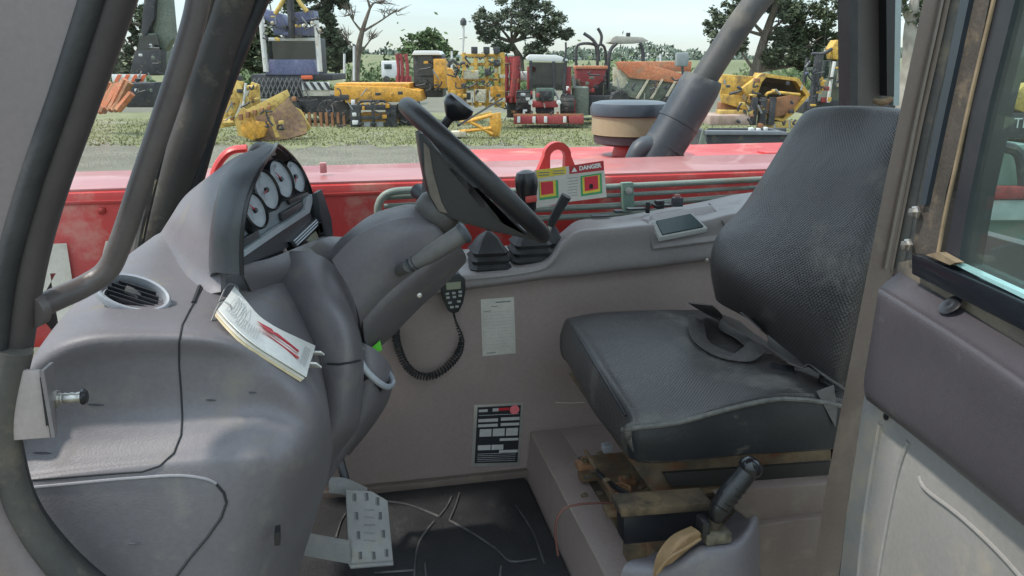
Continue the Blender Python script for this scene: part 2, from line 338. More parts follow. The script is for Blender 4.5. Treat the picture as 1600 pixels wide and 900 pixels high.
b = MB(); b.tube([P(214, 400, y=1.80), P(228, 330, y=1.80), P(268, 170, y=1.80), P(322, 18, y=1.80), P(360, -110, y=1.80)], .010, seg=8, sub=5); b.make('edge_strip', RUBD, t)
b = MB(); b.tube([P(222, 372, y=1.795), P(232, 322, y=1.795), P(243, 280, y=1.795)], .0035, seg=6, sub=5); b.make('dried_sealant', DUST, t)
t = thing('rear_pillar', 'dark brown upright pillar behind the seat back with a black rubber edge', 'pillar', (1.25, 1.95, 1.5))
b = MB(); b.prism([P(1338, -150, y=1.93), P(1402, -150, y=1.93), P(1398, 260, y=1.93), P(1336, 260, y=1.93)], (0, .06, 0)); b.make('post', mat('brown_dark', (.085, .075, .07), .5, (.12, .105, .095), ns=6), t)
b = MB(); b.prism([P(1326, -150, y=1.90), P(1341, -150, y=1.90), P(1340, 260, y=1.90), P(1329, 260, y=1.90)], (0, .05, 0)); b.make('window_seal', RUB, t)
b = MB(); b.prism([P(1384, -150, y=1.89), P(1401, -150, y=1.89), P(1397, 150, y=1.89), P(1386, 150, y=1.89)], (0, .03, 0)); b.make('rubber_edge', BLK, t)
b = MB(); b.prism([P(1402, -150, y=1.92), P(1412, -150, y=1.92), P(1405, 165, y=1.92), P(1396, 165, y=1.92)], (0, .03, 0)); b.make('window_channel', mat('aqua_grey', (.3, .36, .36), .4), t)
b = MB(); b.tube([P(1364, 157, y=1.88), P(1378, 160, y=1.87), P(1392, 155, y=1.88)], [.006, .009, .008], sub=4); b.make('latch', RUST, t)
# near A pillar, left of the door opening
t = thing('near_front_pillar', 'wide grey painted door pillar at the left edge of the opening', 'pillar', (-.45, .9, 1.4))
bar('plate', [(-300, -150, .90), (-300, 0, .9), (-300, 150, .9), (-300, 300, .90), (-300, 470, .9)], [(176, -150, .90), (132, 0, .9), (82, 150, .9), (32, 300, .9), (-10, 470, .90)], GRY, t, (0, .03, 0))
b = MB(); b.tube([P(160, -60, y=.905), P(142, 0, y=.905), P(94, 150, y=.905), P(42, 300, y=.905), P(4, 450, y=.905), P(-14, 640, y=.905)], .0125, seg=14, sub=5, flat=(1, .9)); b.make('door_seal', RUB, t)
t = thing('door_opening_frame', 'dark curved tubular frame round the door opening, sweeping down to the lower left corner', 'door frame', (-.35, .95, 1.2))
b = MB(); b.tube([P(200, -60, y=.93), P(181, 0, y=.93), P(129, 150, y=.93), P(76, 300, y=.93), P(44, 420, y=.93), P(22, 555, y=.93)], [.024, .024, .0225, .022, .022, .022], seg=18, sub=5, flat=(1, .8)); b.make('frame_tube', mat('frame_dark', (.045, .037, .037), .5, (.065, .055, .053), ns=8, bump=.2), t)
b = MB(); b.tube([P(22, 545, y=.91), P(2, 650, y=.91), P(12, 745, y=.91), P(42, 820, y=.91), P(88, 880, y=.91), P(160, 950, y=.91)], .019, seg=14, sub=6); b.make('corner_seal', RUBD, t)
b = MB(); b.tube([P(-2, 560, y=.93), P(20, 690, y=.95), P(44, 780, y=.95), P(88, 845, y=.95), P(150, 905, y=.95), P(230, 960, y=.95)], .010, seg=10, sub=6); b.make('inner_seal', RUB, t)
b = MB(); b.tube([P(-40, 600, y=.90), P(-30, 760, y=.90), P(10, 850, y=.9), P(70, 930, y=.9)], .022, seg=10, sub=6); b.make('sill_edge', GRY, t)
# grab handle
t = thing('grab_handle', 'brown tubular grab handle bent inwards at its lower end beside the windscreen', 'grab handle', P(60, 480, y=.93))
HB = mat('handle_brown', (.075, .062, .06), .42, (.11, .092, .086), ns=10, bump=.2)
b = MB(); b.tube([P(345, -160, y=1.0), P(318, -60, y=1.0), P(306, 20, y=1.0), P(280, 110, y=1.0), P(246, 210, y=1.0), P(212, 310, y=1.0), P(186, 385, y=1.0), P(166, 424, y=1.0), P(130, 448, y=.99), P(90, 466, y=.96), P(52, 483, y=.93)], .0132, seg=16, sub=6); b.make('tube', HB, t)
b = MB(); b.lathe(P(52, 483, y=.93), P(90, 466, y=.96)-P(52, 483, y=.93), [(.0, -.006), (.02, -.006), (.02, .005), (.0, .005)], seg=16); b.make('flange', HB, t)
# striker bracket with bolt
t = thing('door_striker', 'pinkish grey folded steel bracket carrying a steel striker pin', 'door striker', P(45, 640, y=.90))
q = [P(28, 578, y=.90), P(62, 580, y=.90), P(79, 684, y=.90), P(5, 690, y=.90), P(10, 600, y=.90)]
b = MB(); b.prism(q, (0, .006, 0), .0015); b.make('plate', mat('bracket_paint', (.3, .255, .24), .5), t)
b = MB(); b.prism([P(62, 590, y=.897), P(66, 589, y=.897), P(77, 664, y=.897), P(72, 666, y=.897)], (0, .002, 0)); b.make('slot', BLK, t)
b = MB(); b.prism([P(62, 580, y=.896), P(78, 566, y=.95), P(84, 680, y=.95), P(80, 684, y=.896)], (.004, 0, 0)); b.make('side_flange', mat('bracket_paint_shaded', (.16, .14, .14), .5), t)  # same bracket paint, with the side face's shade put into the colour
ax = (P(120, 621, y=.93)-P(80, 624, y=.93)).normalized(); c0 = P(80, 624, y=.93)
b = MB(); b.lathe(c0, ax, [(0, 0), (.011, 0), (.011, .008), (0, .008)], seg=6); b.make('nut', STL, t, smooth=0)
b = MB(); b.lathe(c0+ax*.008, ax, [(.0065, 0), (.0065, .003), (.0055, .004), (.0065, .007), (.0055, .010), (.0065, .014), (.0055, .017), (.0065, .021), (.0065, .024), (0, .0241)], seg=14); b.make('pin', STL, t)
b = MB(); b.lathe(c0+ax*.032, ax, [(0, 0), (.009, 0), (.0095, .003), (.007, .0055), (0, .006)], seg=14); b.make('pin_cap', BLK, t)
# ================================================================ DASHBOARD
D = thing('dashboard', 'grey moulded plastic dashboard with round silver air vents and a gauge hood', 'dashboard', (-.2, 1.4, .92))
rows = [
 [(200, 450, 1.66), (225, 384, 1.62), (268, 360, 1.60), (340, 372, 1.56), (420, 392, 1.5), (490, 415, 1.5), (545, 455, 1.52), (560, 520, 1.6)],
 [(118, 510, 1.44), (150, 440, 1.38), (208, 408, 1.38), (300, 420, 1.36), (392, 432, 1.36), (457, 455, 1.38), (508, 512, 1.42), (535, 580, 1.52)],
 [(86, 530, 1.27), (110, 482, 1.24), (176, 452, 1.22), (276, 452, 1.22), (368, 466, 1.23), (444, 500, 1.26), (498, 562, 1.30), (520, 630, 1.42)],
 [(54, 572, 1.12), (78, 522, 1.10), (150, 492, 1.10), (250, 492, 1.10), (350, 500, 1.12), (434, 534, 1.14), (500, 598, 1.18), (518, 665, 1.32)],
 [(36, 600, 1.04), (56, 558, 1.035), (126, 530, 1.026), (240, 522, 1.026), (345, 528, 1.026), (432, 560, 1.06), (505, 625, 1.10), (520, 695, 1.26)],
 [(18, 640, 1.0), (38, 615, 1.02), (112, 580, 1.03), (235, 566, 1.032), (342, 566, 1.032), (432, 590, 1.034), (502, 652, 1.056), (516, 722, 1.22)],
 [(16, 690, 1.0), (36, 676, 1.018), (108, 648, 1.030), (230, 636, 1.032), (340, 632, 1.032), (430, 636, 1.034), (492, 684, 1.045), (512, 750, 1.20)],
 [(16, 716, .995), (36, 706, 1.008), (108, 690, 1.014), (230, 678, 1.014), (338, 668, 1.014), (424, 664, 1.018), (484, 706, 1.034), (504, 775, 1.20)],
 [(18, 740, .985), (38, 738, .990), (108, 728, .990), (230, 716, .988), (336, 706, .988), (416, 702, .996), (470, 732, 1.024), (495, 805, 1.2)],
 [(18, 770, .975), (40, 764, .975), (108, 756, .975), (230, 744, .975), (336, 738, .977), (406, 740, .985), (450, 776, 1.03), (480, 850, 1.2)],
 [(18, 850, .97), (44, 850, .97), (110, 850, .97), (225, 850, .97), (320, 850, .972), (385, 850, .99), (430, 870, 1.05), (455, 930, 1.2)],
 [(18, 990, .97), (44, 990, .97), (110, 990, .97), (225, 990, .97), (310, 990, .975), (370, 990, 1.0), (412, 990, 1.08), (430, 1020, 1.2)]]
patch('console_shell', rows, PL, D, n=7, thick=.012, keep='dash')
def seam(pts, r=.0013, key='dash', mt=None, nm='panel_gap', par=D):
    b = MB(); pts = [(a[0]+(b_[0]-a[0])*f/4, a[1]+(b_[1]-a[1])*f/4) for a, b_ in zip(pts, pts[1:]) for f in range(4)]+[pts[-1]]; q = on(pts, key, .0006)
    if len(q) > 1: b.tube(q, r, seg=6, sub=2); b.make(nm, mt or mat('gap_black', (.02, .02, .022), .9), par)
seam([(318, 446), (308, 465), (296, 486), (285, 508), (280, 535), (280, 570), (283, 610), (285, 650), (283, 680), (272, 708), (250, 728), (222, 737), (180, 740), (130, 744), (80, 748), (44, 751)])
seam([(312, 448), (302, 474)], .0032)
LIP = mat('plastic_lip', (.2, .195, .21), .45)
b = MB(); b.tube(on([(44, 762), (100, 757), (160, 751), (220, 746), (280, 743), (320, 748), (338, 756)], 'dash', .0), .0022, seg=8, sub=4); b.make('flap_edge', LIP, D)
seam([(338, 756), (350, 770), (354, 785), (346, 808), (325, 838), (298, 870), (272, 905), (262, 930)], .0018)
for (x, y, s) in ((150, 632, .010), (395, 613, .005), (69, 708, .012), (210, 848, .007), (330, 625, .006)):
    q, nn = hit(x, y, 'dash', .0005); b = MB(); X = V3((1, 0, -.15)).normalized(); b.tube([q-X*s, q, q+X*s], [.0008, .0022, .0007], seg=6, sub=3, flat=(1, .5)); b.make('scuff_mark', PLD, D)
# column shroud: second moulded ring right of the main shell
rows = [
 [(395, 430, 1.52), (420, 405, 1.46), (455, 392, 1.43), (498, 398, 1.43), (528, 420, 1.47), (548, 450, 1.58)],
 [(405, 470, 1.46), (432, 436, 1.40), (474, 424, 1.37), (518, 442, 1.37), (548, 475, 1.42), (562, 505, 1.56)],
 [(440, 540, 1.42), (470, 492, 1.34), (508, 478, 1.31), (543, 497, 1.31), (562, 524, 1.38), (570, 550, 1.54)],
 [(470, 600, 1.40), (492, 560, 1.32), (524, 545, 1.29), (552, 553, 1.29), (567, 570, 1.37), (572, 590, 1.54)],
 [(480, 650, 1.40), (496, 620, 1.32), (524, 608, 1.28), (550, 607, 1.29), (564, 615, 1.37), (570, 630, 1.54)],
 [(476, 715, 1.40), (492, 690, 1.32), (518, 672, 1.29), (542, 664, 1.30), (556, 666, 1.38), (562, 675, 1.54)],
 [(450, 790, 1.38), (468, 770, 1.33), (490, 740, 1.32), (512, 722, 1.34), (524, 716, 1.42), (530, 722, 1.54)],
 [(420, 880, 1.36), (440, 870, 1.34), (462, 842, 1.34), (480, 810, 1.36), (490, 790, 1.44), (495, 790, 1.54)]]
patch('column_shroud', rows, PL, D, n=7, thick=.01, keep='shroud')
seam([(512, 568), (530, 569), (548, 566), (562, 563)], .0018, 'shroud')
rows = [
 [(540, 530, 1.50), (560, 534, 1.44), (585, 545, 1.43), (606, 565, 1.46), (616, 590, 1.54), (610, 610, 1.66)],
 [(535, 590, 1.47), (560, 585, 1.42), (585, 590, 1.41), (605, 598, 1.45), (613, 606, 1.54), (606, 620, 1.66)],
 [(530, 650, 1.46), (555, 640, 1.42), (580, 635, 1.42), (597, 632, 1.47), (604, 632, 1.55), (598, 640, 1.66)],
 [(510, 720, 1.46), (532, 700, 1.43), (555, 685, 1.44), (572, 672, 1.49), (580, 668, 1.56), (578, 672, 1.66)],
 [(490, 790, 1.46), (508, 760, 1.45), (525, 735, 1.47), (538, 715, 1.52), (545, 708, 1.58), (545, 712, 1.66)]]
patch('vent_pod', rows, PL, D, n=6, thick=.01, keep='pod')
# black tube painting in the shade of the gap between shell and shroud
b = MB(); b.tube([P(500, 640, y=1.33), P(503, 670, y=1.32), P(500, 705, y=1.31)], [.003, .006, .003], seg=8, sub=4); b.make('painted_gap_shade', BLK, D)
b = MB(); b.prism([P(428, 834, y=.985), P(437, 832, y=.985), P(438, 852, y=.985), P(429, 854, y=.985)], (0, .02, 0), .001); b.make('clip', BLK, D)
for (x, y) in ():
    q, nn_ = hit(x, y, 'dash', .0004); MB().lathe(q, nn_, [(0, -.001), (.0042, -.001), (.0046, .0008), (.002, .0014), (0, .0006)], seg=12).make('trim_screw', PLD, D)
# instrument hood
HD = mat('hood_plastic', (.05, .055, .062), .45, (.07, .075, .08), ns=4, bump=.3, bs=500)
near = [(352, 432), (332, 418), (334, 370), (340, 320), (350, 280), (366, 252), (388, 236), (428, 223)]
rimn = [(378, 430), (377, 392), (380, 350), (388, 310), (400, 278), (414, 252), (428, 232), (434, 226)]
ys = [1.20, 1.20, 1.20, 1.215, 1.24, 1.28, 1.34, 1.42]
rows = []
for (a, b_, y) in zip([(334, 426), (332, 400), (334, 360), (340, 318), (350, 282), (362, 260), (382, 242), (412, 226)], rimn, ys):
    rows.append([V3(P(a[0]-6, a[1]+6, y=y+.05)), V3(P(a[0], a[1], y=y+.012)), V3(P((a[0]+b_[0])/2, (a[1]+b_[1])/2, y=y-.004)), V3(P(b_[0], b_[1], y=y))])
far = [(452, 240, 1.52), (470, 262, 1.60), (484, 292, 1.66), (495, 330, 1.70), (510, 365, 1.73), (522, 378, 1.74)]
lft = [(428, 222, 1.52), (445, 244, 1.60), (462, 272, 1.66), (474, 312, 1.70), (486, 350, 1.73), (498, 370, 1.74)]
for a, b_ in zip(lft, far):
    pa, pb = P(*a), P(*b_); rows.append([pa+V3((-.05, .01, -.02)), pa+V3((-.03, .0, .0)), (pa+pb)/2, pb])
patch('instrument_hood', rows, HD, D, n=5, thick=.006, keep='hood')
b = MB(); b.tube([r[3] for r in rows], .0032, seg=8, sub=5); b.make('hood_rim', BLK, D)
# back cowl of binnacle
rows = [
 [(225, 400, 1.62), (246, 428, 1.46), (300, 458, 1.25), (345, 456, 1.22)],
 [(240, 378, 1.60), (262, 392, 1.47), (306, 425, 1.29), (345, 438, 1.23)],
 [(252, 362, 1.60), (266, 365, 1.50), (308, 388, 1.31), (342, 405, 1.24)],
 [(266, 340, 1.62), (274, 335, 1.52), (312, 348, 1.33), (340, 366, 1.25)],
 [(290, 305, 1.62), (300, 300, 1.54), (326, 300, 1.36), (346, 322, 1.26)],
 [(330, 275, 1.62), (336, 268, 1.55), (352, 262, 1.42), (358, 285, 1.30)],
 [(380, 250, 1.62), (375, 244, 1.58), (390, 236, 1.46), (392, 246, 1.36)],
 [(440, 290, 1.66), (430, 250, 1.62), (426, 236, 1.54), (430, 235, 1.46)]]
patch('binnacle_cowl', rows, PL, D, n=6, thick=.008)
# instrument face: plane through four surveyed corners
A0, A1, A2 = P(376, 415, y=1.22), P(508, 372, y=1.72), P(428, 238, y=1.44)
nx = (A1-A0).normalized(); nz_ = (nx.cross(A2-A0)).normalized()
if nz_.dot(V3((0, 0, EYE))-A0) < 0: nz_ = -nz_
def F_(px, py, off=0):
    r, _ = ray(px, py); o = V3((0, 0, EYE)); t_ = (A0-o).dot(nz_)/r.dot(nz_); return o+r*t_+nz_*off
FACE = mat('gauge_face_plate', (.09, .1, .11), .45); FCL = mat('pale_trim', (.34, .37, .40), .4); FCM = mat('mid_trim', (.19, .22, .24), .45)
b = MB(); b.prism([F_(372, 430, -.016), F_(372, 400, -.016), F_(384, 310, -.016), F_(405, 262, -.016), F_(430, 240, -.016), F_(462, 262, -.016), F_(484, 300, -.016), F_(512, 370, -.016), F_(470, 400, -.016)], nz_*-.01); b.make('instrument_panel', FACE, D, smooth=0)
b = MB(); b.prism([F_(379, 364, -.008), F_(400, 345, -.008), F_(455, 312, -.008), F_(486, 302, -.008), F_(489, 310, -.008), F_(478, 330, -.008), F_(379, 392, -.008)], nz_*-.006); b.make('switch_plate', FCM, D, smooth=0)
for poly in ([(380, 374), (405, 359), (408, 372), (380, 388)], [(441, 333), (474, 314), (476, 324), (443, 345)], [(452, 312), (482, 300), (484, 306), (455, 320)]):
    b = MB(); b.prism([F_(x, y, -.001) for x, y in poly], nz_*-.006, .0015); b.make('switch_blank', PLD, D)
b = MB(); b.prism([F_(378, 391, .003), F_(430, 356, .003), F_(474, 328, .003), F_(477, 310, .003), F_(486, 303, .003), F_(486, 316, .003), F_(482, 332, .003), F_(430, 366, .003), F_(379, 401, .003)], nz_*-.008); b.make('pale_trim_bar', FCL, D, smooth=0)
b = MB(); b.prism([F_(378, 402, 0), F_(482, 333, 0), F_(488, 345, 0), F_(470, 375, 0), F_(440, 392, 0), F_(378, 415, 0)], nz_*-.008); b.make('lower_fascia', PLD, D, smooth=0)
gau = [((394, 331), .031), ((412, 299), .036), ((435, 282), .037), ((458, 278), .033)]
GF = mat('gauge_dial', (.27, .29, .32), .3, (.36, .38, .41), ns=60); gn = (nz_+V3((0, -.25, .35))).normalized()
yv = (nz_.cross(nx)).normalized()
for (gx, gy), gr in gau:
    c = F_(gx, gy, -.002)
    nz0 = nz_; nz_ = gn; yv = nz_.cross(nx).normalized()
    g = MB().lathe(c, nz_, [(gr*.84, -.02), (gr, -.02), (gr, .010), (gr*.93, .012), (gr*.88, .008)], seg=28, cap=False).make('gauge', BLK, D)
    gd = MB().lathe(c, nz_, [(0, .007), (gr*.90, .007), (gr*.90, -.002), (0, -.002)], seg=28).make('dial', GF, g)
    b = MB()
    for k in range(21):
        a = math.radians(220-k*13); d_ = nx*math.cos(a)+yv*math.sin(a); sd_ = nx*-math.sin(a)+yv*math.cos(a)
        b.prism([c+d_*gr*.6-sd_*.0006+nz_*.0072, c+d_*gr*.74-sd_*.0006+nz_*.0072, c+d_*gr*.74+sd_*.0006+nz_*.0072, c+d_*gr*.6+sd_*.0006+nz_*.0072], nz_*.0004)
    b.make('dial_mark', INK, g, smooth=0)
    a = math.radians(random.choice((200, 150, 215))); d_ = nx*math.cos(a)+yv*math.sin(a); sd_ = d_.cross(nz_)
    MB().prism([c-sd_*.0018+nz_*.0085, c+d_*gr*.66+nz_*.0085, c+sd_*.0018+nz_*.0085], nz_*.001).make('needle', REDI, g, smooth=0)
    MB().lathe(c, nz_, [(.0, .011), (.004, .011), (.005, .006)], seg=12).make('needle_hub', BLK, g); nz_ = nz0
# radio
b = MB(); b.prism([F_(448, 378, .006), F_(490, 340, .006), F_(498, 352, .006), F_(458, 392, .006)], nz_*-.02, .002); ra = b.make('radio', BLK, D)
for k in range(3):
    b = MB(); b.tube([F_(452+k*2.5, 377+k*3.2, .008), F_(488+k*2, 344+k*3, .008)], .0016, seg=6, sub=1); b.make('chrome_line', SIL, ra)
b = MB(); b.prism([F_(474, 376, .008), F_(488, 362, .008), F_(492, 372, .008), F_(480, 384, .008)], nz_*-.004); b.make('display', SCR, ra, smooth=0)
b = MB(); b.prism([F_(462, 392, .02), F_(474, 390, .02), F_(476, 397, .02), F_(464, 398, .02)], nz_*-.02, .002); b.make('red_switch', REDI, D)
b = MB(); b.prism([P(436, 372, y=1.44), P(441, 376, y=1.44), P(452, 404, y=1.44), P(446, 404, y=1.44)], (0, .01, 0)); b.make('radio_bracket', mat('pinkish', (.35, .28, .26), .5), D)
b = MB(); b.prism([P(486, 304, y=1.64), P(494, 298, y=1.66), P(510, 345, y=1.70), P(514, 385, y=1.72), P(500, 372, y=1.68), P(492, 340, y=1.65)], (.012, 0, .004), .003); b.make('side_switch_panel', PLD, D)
b = MB(); b.prism([P(490, 352, y=1.64), P(496, 350, y=1.64), P(500, 366, y=1.64), P(494, 368, y=1.64)], (.008, 0, .004), .001); b.make('key_switch', STL, D)
# fill behind the radio and down to the deck
rows = [[(376, 412, 1.24), (420, 404, 1.34), (470, 384, 1.50), (512, 366, 1.72)], [(382, 432, 1.24), (430, 425, 1.34), (490, 405, 1.48), (545, 385, 1.66)], [(395, 460, 1.3), (440, 450, 1.4), (510, 430, 1.5), (560, 420, 1.66)]]
patch('deck', rows, PL, D, n=5, thick=.006)
rows = [[(468, 400, 1.5), (506, 372, 1.56), (530, 370, 1.66)], [(500, 420, 1.5), (535, 388, 1.53), (560, 372, 1.64)], [(540, 440, 1.54), (560, 410, 1.54), (580, 400, 1.64)]]
patch('far_deck', rows, PL, D, n=5, thick=.02)
# air vents
def vent(px, py, y, nrm, ra, rb, major, parent):
    c = P(px, py, y=y); nrm = V3(nrm).normalized(); X = (V3(major)-nrm*nrm.dot(V3(major))).normalized(); Y = nrm.cross(X)
    def ell(a, b_, h, n=36): return [c+X*math.cos(2*math.pi*i/n)*a+Y*math.sin(2*math.pi*i/n)*b_+nrm*h for i in range(n)]
    rings = [ell(ra*1.02, rb*1.03, -.006), ell(ra, rb, .003), ell(ra*.96, rb*.94, .0055), ell(ra*.89, rb*.84, .0045), ell(ra*.83, rb*.77, -.004), ell(ra*.81, rb*.75, -.016)]
    V = sum(rings, []); n = 36; Fc = [[i*n+j, i*n+(j+1) % n, (i+1)*n+(j+1) % n, (i+1)*n+j] for i in range(5) for j in range(n)]
    v = link('air_vent', V, Fc, SIL, parent)
    MB().prism(ell(ra*.75, rb*.69, -.012), nrm*-.003).make('louvre_back', PLD, v, smooth=0)
    for k in (-2, -1, 0, 1, 2):
        w_ = ra*.68*math.sqrt(1-(k/3)**2); q = c+Y*(k*rb*.23)-nrm*.004
        MB().box(q, w_*2, .0012, .010, (X, Y, nrm)).make('louvre', PLD, v, smooth=0)
    return v
vent(208, 459, 1.145, (.26, -.52, .82), .050, .032, (1, -.1, -.42), D)
rg = [P(*q) for q in ((563, 546, 1.425), (562, 560, 1.405), (573, 580, 1.40), (592, 598, 1.405), (607, 605, 1.42), (614, 597, 1.45), (606, 580, 1.48), (592, 562, 1.49), (576, 546, 1.46))]
lv = MB().tube(rg, .0062, seg=10, sub=6, closed=True, flat=(1, .8)).make('air_vent', SIL, D); rc = sum(rg, V3())/9
MB().prism([rc+(q-rc)*.86-V3((.004, 0, .006)) for q in rg], (-.01, .004, -.01)).make('vent_bowl', BLK, lv)
MB().tube([P(196, 452, y=1.15), P(206, 456, y=1.15), P(216, 464, y=1.15)], .006, seg=8).make('vent_thumb_wheel', PLW, D)
t = thing('green_tag', 'small bright green plastic tag tucked behind the lower air vent', 'tag', P(585, 545, y=1.47))
MB().prism([P(574, 549, y=1.46), P(594, 532, y=1.46), P(597, 547, y=1.46), P(578, 555, y=1.46)], (0, .003, 0)).make('tag_flap', mat('bright_green', (.12, .55, .04), .5), t)
# ================================================================ STEERING COLUMN + WHEEL
C = thing('steering_column', 'boxy grey steering column cover rising from the dashboard to the wheel', 'steering column', P(560, 480, y=1.45))
rows = [
 [(566, 545, 1.52), (562, 500, 1.395), (546, 452, 1.375), (521.36, 411.52, 1.3838), (518.24, 403.84, 1.3904), (520, 388, 1.43), (540, 366, 1.5), (552, 372, 1.56)],
 [(610, 500, 1.52), (606, 458, 1.395), (582, 415, 1.37), (555.6, 377.16, 1.3788), (552.96, 369.6, 1.386), (560, 352, 1.43), (580, 336, 1.5), (590, 342, 1.56)],
 [(650, 460, 1.52), (650, 422, 1.395), (622, 382, 1.37), (597.36, 353.84, 1.3788), (595.2, 347.84, 1.386), (604, 332, 1.43), (622, 322, 1.5), (630, 328, 1.56)],
 [(688, 425, 1.52), (686, 398, 1.4), (660, 362, 1.38), (637.12, 342.64, 1.3888), (634.72, 338.2, 1.396), (640, 325, 1.44), (652, 320, 1.5), (660, 326, 1.55)],
 [(706, 400, 1.52), (700, 380, 1.42), (684, 356, 1.4), (666.4, 345.44, 1.4088), (664, 342.56, 1.4148), (664, 332, 1.45), (672, 328, 1.5), (680, 334, 1.54)],
 [(700, 385, 1.5), (695, 372, 1.46), (688, 360, 1.45), (680.96, 354.72, 1.45), (679.76, 353.28, 1.4512), (678, 348, 1.46), (680, 344, 1.49), (684, 346, 1.5)]]
patch('upper_cover', rows, PL, C, n=6, thick=.008, keep='colm', smooth=35)
rows = [
 [(572, 560, 1.54), (572, 545, 1.46), (568, 515, 1.41), (566, 482, 1.405)],
 [(610, 528, 1.54), (610, 510, 1.46), (602, 478, 1.40), (600, 450, 1.40)],
 [(655, 482, 1.54), (655, 465, 1.46), (648, 440, 1.40), (645, 418, 1.40)],
 [(700, 440, 1.54), (700, 425, 1.47), (694, 405, 1.42), (690, 388, 1.41)],
 [(728, 410, 1.54), (728, 400, 1.48), (720, 385, 1.45), (712, 372, 1.44)]]
patch('lower_cover', rows, PL, C, n=5, thick=.008)
b = MB(); b.tube(on([(512, 405), (525, 425), (540, 445), (552, 468), (560, 492)], 'colm', 0), .002, seg=6, sub=4); b.make('cover_seam', BLK, C)
MB().lathe(P(655, 461, y=1.41), (.1, -1, .1), [(.0045, 0), (.0045, .004), (0, .005)], seg=10).make('cover_screw', STL, C)
WC = P(743, 268, y=1.45); wa = V3((.702, 0, .713)).normalized(); wd = V3((.713, 0, -.702)); wy = V3((0, 1, 0)); WR = .168
MB().tube([P(676, 350, y=1.46), WC-wa*.09], [.035, .03], sub=1, seg=16).make('column_shaft', BLK, C)
st = MB().tube([P(640, 415, y=1.30), P(668, 400, y=1.29), P(690, 386, y=1.28), P(726, 363, y=1.27)], [.0085, .0145, .0155, .0165], seg=16, sub=4).make('stalk_switch', PLW, C)
MB().lathe(P(722, 366, y=1.27), P(736, 357, y=1.268)-P(722, 366, y=1.27), [(0, 0), (.0185, 0), (.0185, .007), (.013, .0105), (0, .011)], seg=18).make('stalk_cap', PLD, st)
for k in range(4):
    c = P(640+k*7, 415-k*3.6, y=1.298); MB().lathe(c, P(726, 363, y=1.27)-P(640, 415, y=1.3), [(.010, -.001), (.0125, .0), (.0125, .0018), (.010, .003)], seg=14).make('stalk_ring', PLD, st)
MB().tube([P(640, 415, y=1.30), P(622, 424, y=1.40)], .011, sub=1).make('stalk_root', PLW, st)
MB().tube([P(690, 330, y=1.55), P(668, 312, y=1.60), P(652, 298, y=1.64)], [.010, .013, .016], seg=12).make('far_stalk', PLD, C)
t = thing('steering_wheel', 'black steering wheel seen edge-on with wide dished spokes', 'steering wheel', WC)
MB().tube([WC+wd*(math.cos(a)*WR)+wy*(math.sin(a)*WR) for a in [2*math.pi*i/40 for i in range(40)]], .0165, seg=14, sub=1, closed=True).make('rim', mat('wheel_rim_black', (.016, .016, .018), .42, (.028, .027, .028), ns=12, bump=.3, bs=300, dirt=(.06, .05, .045), da=.3), t)
SPK = mat('spoke_dark', (.03, .03, .032), .45, (.045, .043, .043), ns=6, bump=.1)
prof = [(.034, -.112), (.06, -.100), (.09, -.076), (.125, -.044), (.150, -.018), (.168, -.004)]
b = MB()
def spoke(a0, a1, mt, nm='spoke', dip=.4):
    V = []; n = 30
    def pf(u):
        f = u*(len(prof)-1); i = min(len(prof)-2, int(f)); f -= i; return prof[i][0]*(1-f)+prof[i+1][0]*f, prof[i][1]*(1-f)+prof[i+1][1]*f
    for side in (0, -.007):
        for i, (r, h) in enumerate(prof):
            u = i/(len(prof)-1)
            for j in range(n+1):
                a = a0+(a1-a0)*j/n; r, h = pf(u*(1-dip*math.sin(math.pi*min(1, max(0, (j/n-.12)/.80)))**.7)); V.append(WC+wa*(h+side)+wd*(math.cos(a)*r)+wy*(math.sin(a)*r))
    m_ = len(prof)*(n+1); Fc = []
    for s_ in (0, 1):
        for i in range(len(prof)-1):
            for j in range(n): k = s_*m_+i*(n+1)+j; Fc.append([k, k+1, k+n+2, k+n+1])
    for j in range(n): Fc += [[j, j+1, m_+j+1, m_+j], [(len(prof)-1)*(n+1)+j+q_ for q_ in (0, 1)]+[m_+(len(prof)-1)*(n+1)+j+1, m_+(len(prof)-1)*(n+1)+j]]
    for i in range(len(prof)-1):
        for j in (0, n): k = i*(n+1)+j; Fc.append([k, k+n+1, m_+k+n+1, m_+k])
    return link(nm, V, Fc, mt, t, smooth=50)
R_ = math.radians
MB().prism([P(x, y_, y=1.405) for x, y_ in ((652, 206), (664, 208), (688, 238), (708, 270), (730, 300), (752, 320), (778, 338), (806, 352), (838, 368), (852, 380), (812, 372), (777, 364), (733, 352), (700, 341), (684, 333), (668, 300), (658, 250))], (0, .055, 0), .008).make('spoke_boss', SPK, t)
MB().prism([P(x, y_, y=1.402) for x, y_ in ((662, 222), (671, 232), (677, 270), (690, 316), (700, 334), (686, 331), (672, 306), (664, 270))], (0, .01, 0), .002).make('worn_inner_face', mat('worn_tan', (.15, .125, .1), .6, (.2, .17, .14), ns=20), t)
spoke(R_(62), R_(120), SPK, dip=.0)
MB().lathe(WC-wa*.125, wa, [(.0, 0), (.036, 0), (.042, .01), (.044, .03), (.035, .045), (0, .05)], seg=24).make('hub', mat('hub_grey', (.075, .07, .065), .5), t)
kb = P(700, 188, y=1.555); ka = (wa+V3((-.08, -.15, .1))).normalized()
MB().lathe(kb, ka, [(0, -.03), (.009, -.03), (.009, .005), (.017, .012), (.028, .024), (.031, .036), (.0285, .044), (.018, .047), (.010, .045), (0, .0445)], seg=26).make('spinner_knob', BLK, t)
MB().tube([P(716, 196, y=1.62), P(742, 180, y=1.66), P(785, 154, y=1.72)], [.0030, .0022, .0018], seg=8).make('indicator_stem', mat('stem_grey', (.15, .14, .13), .5), C)
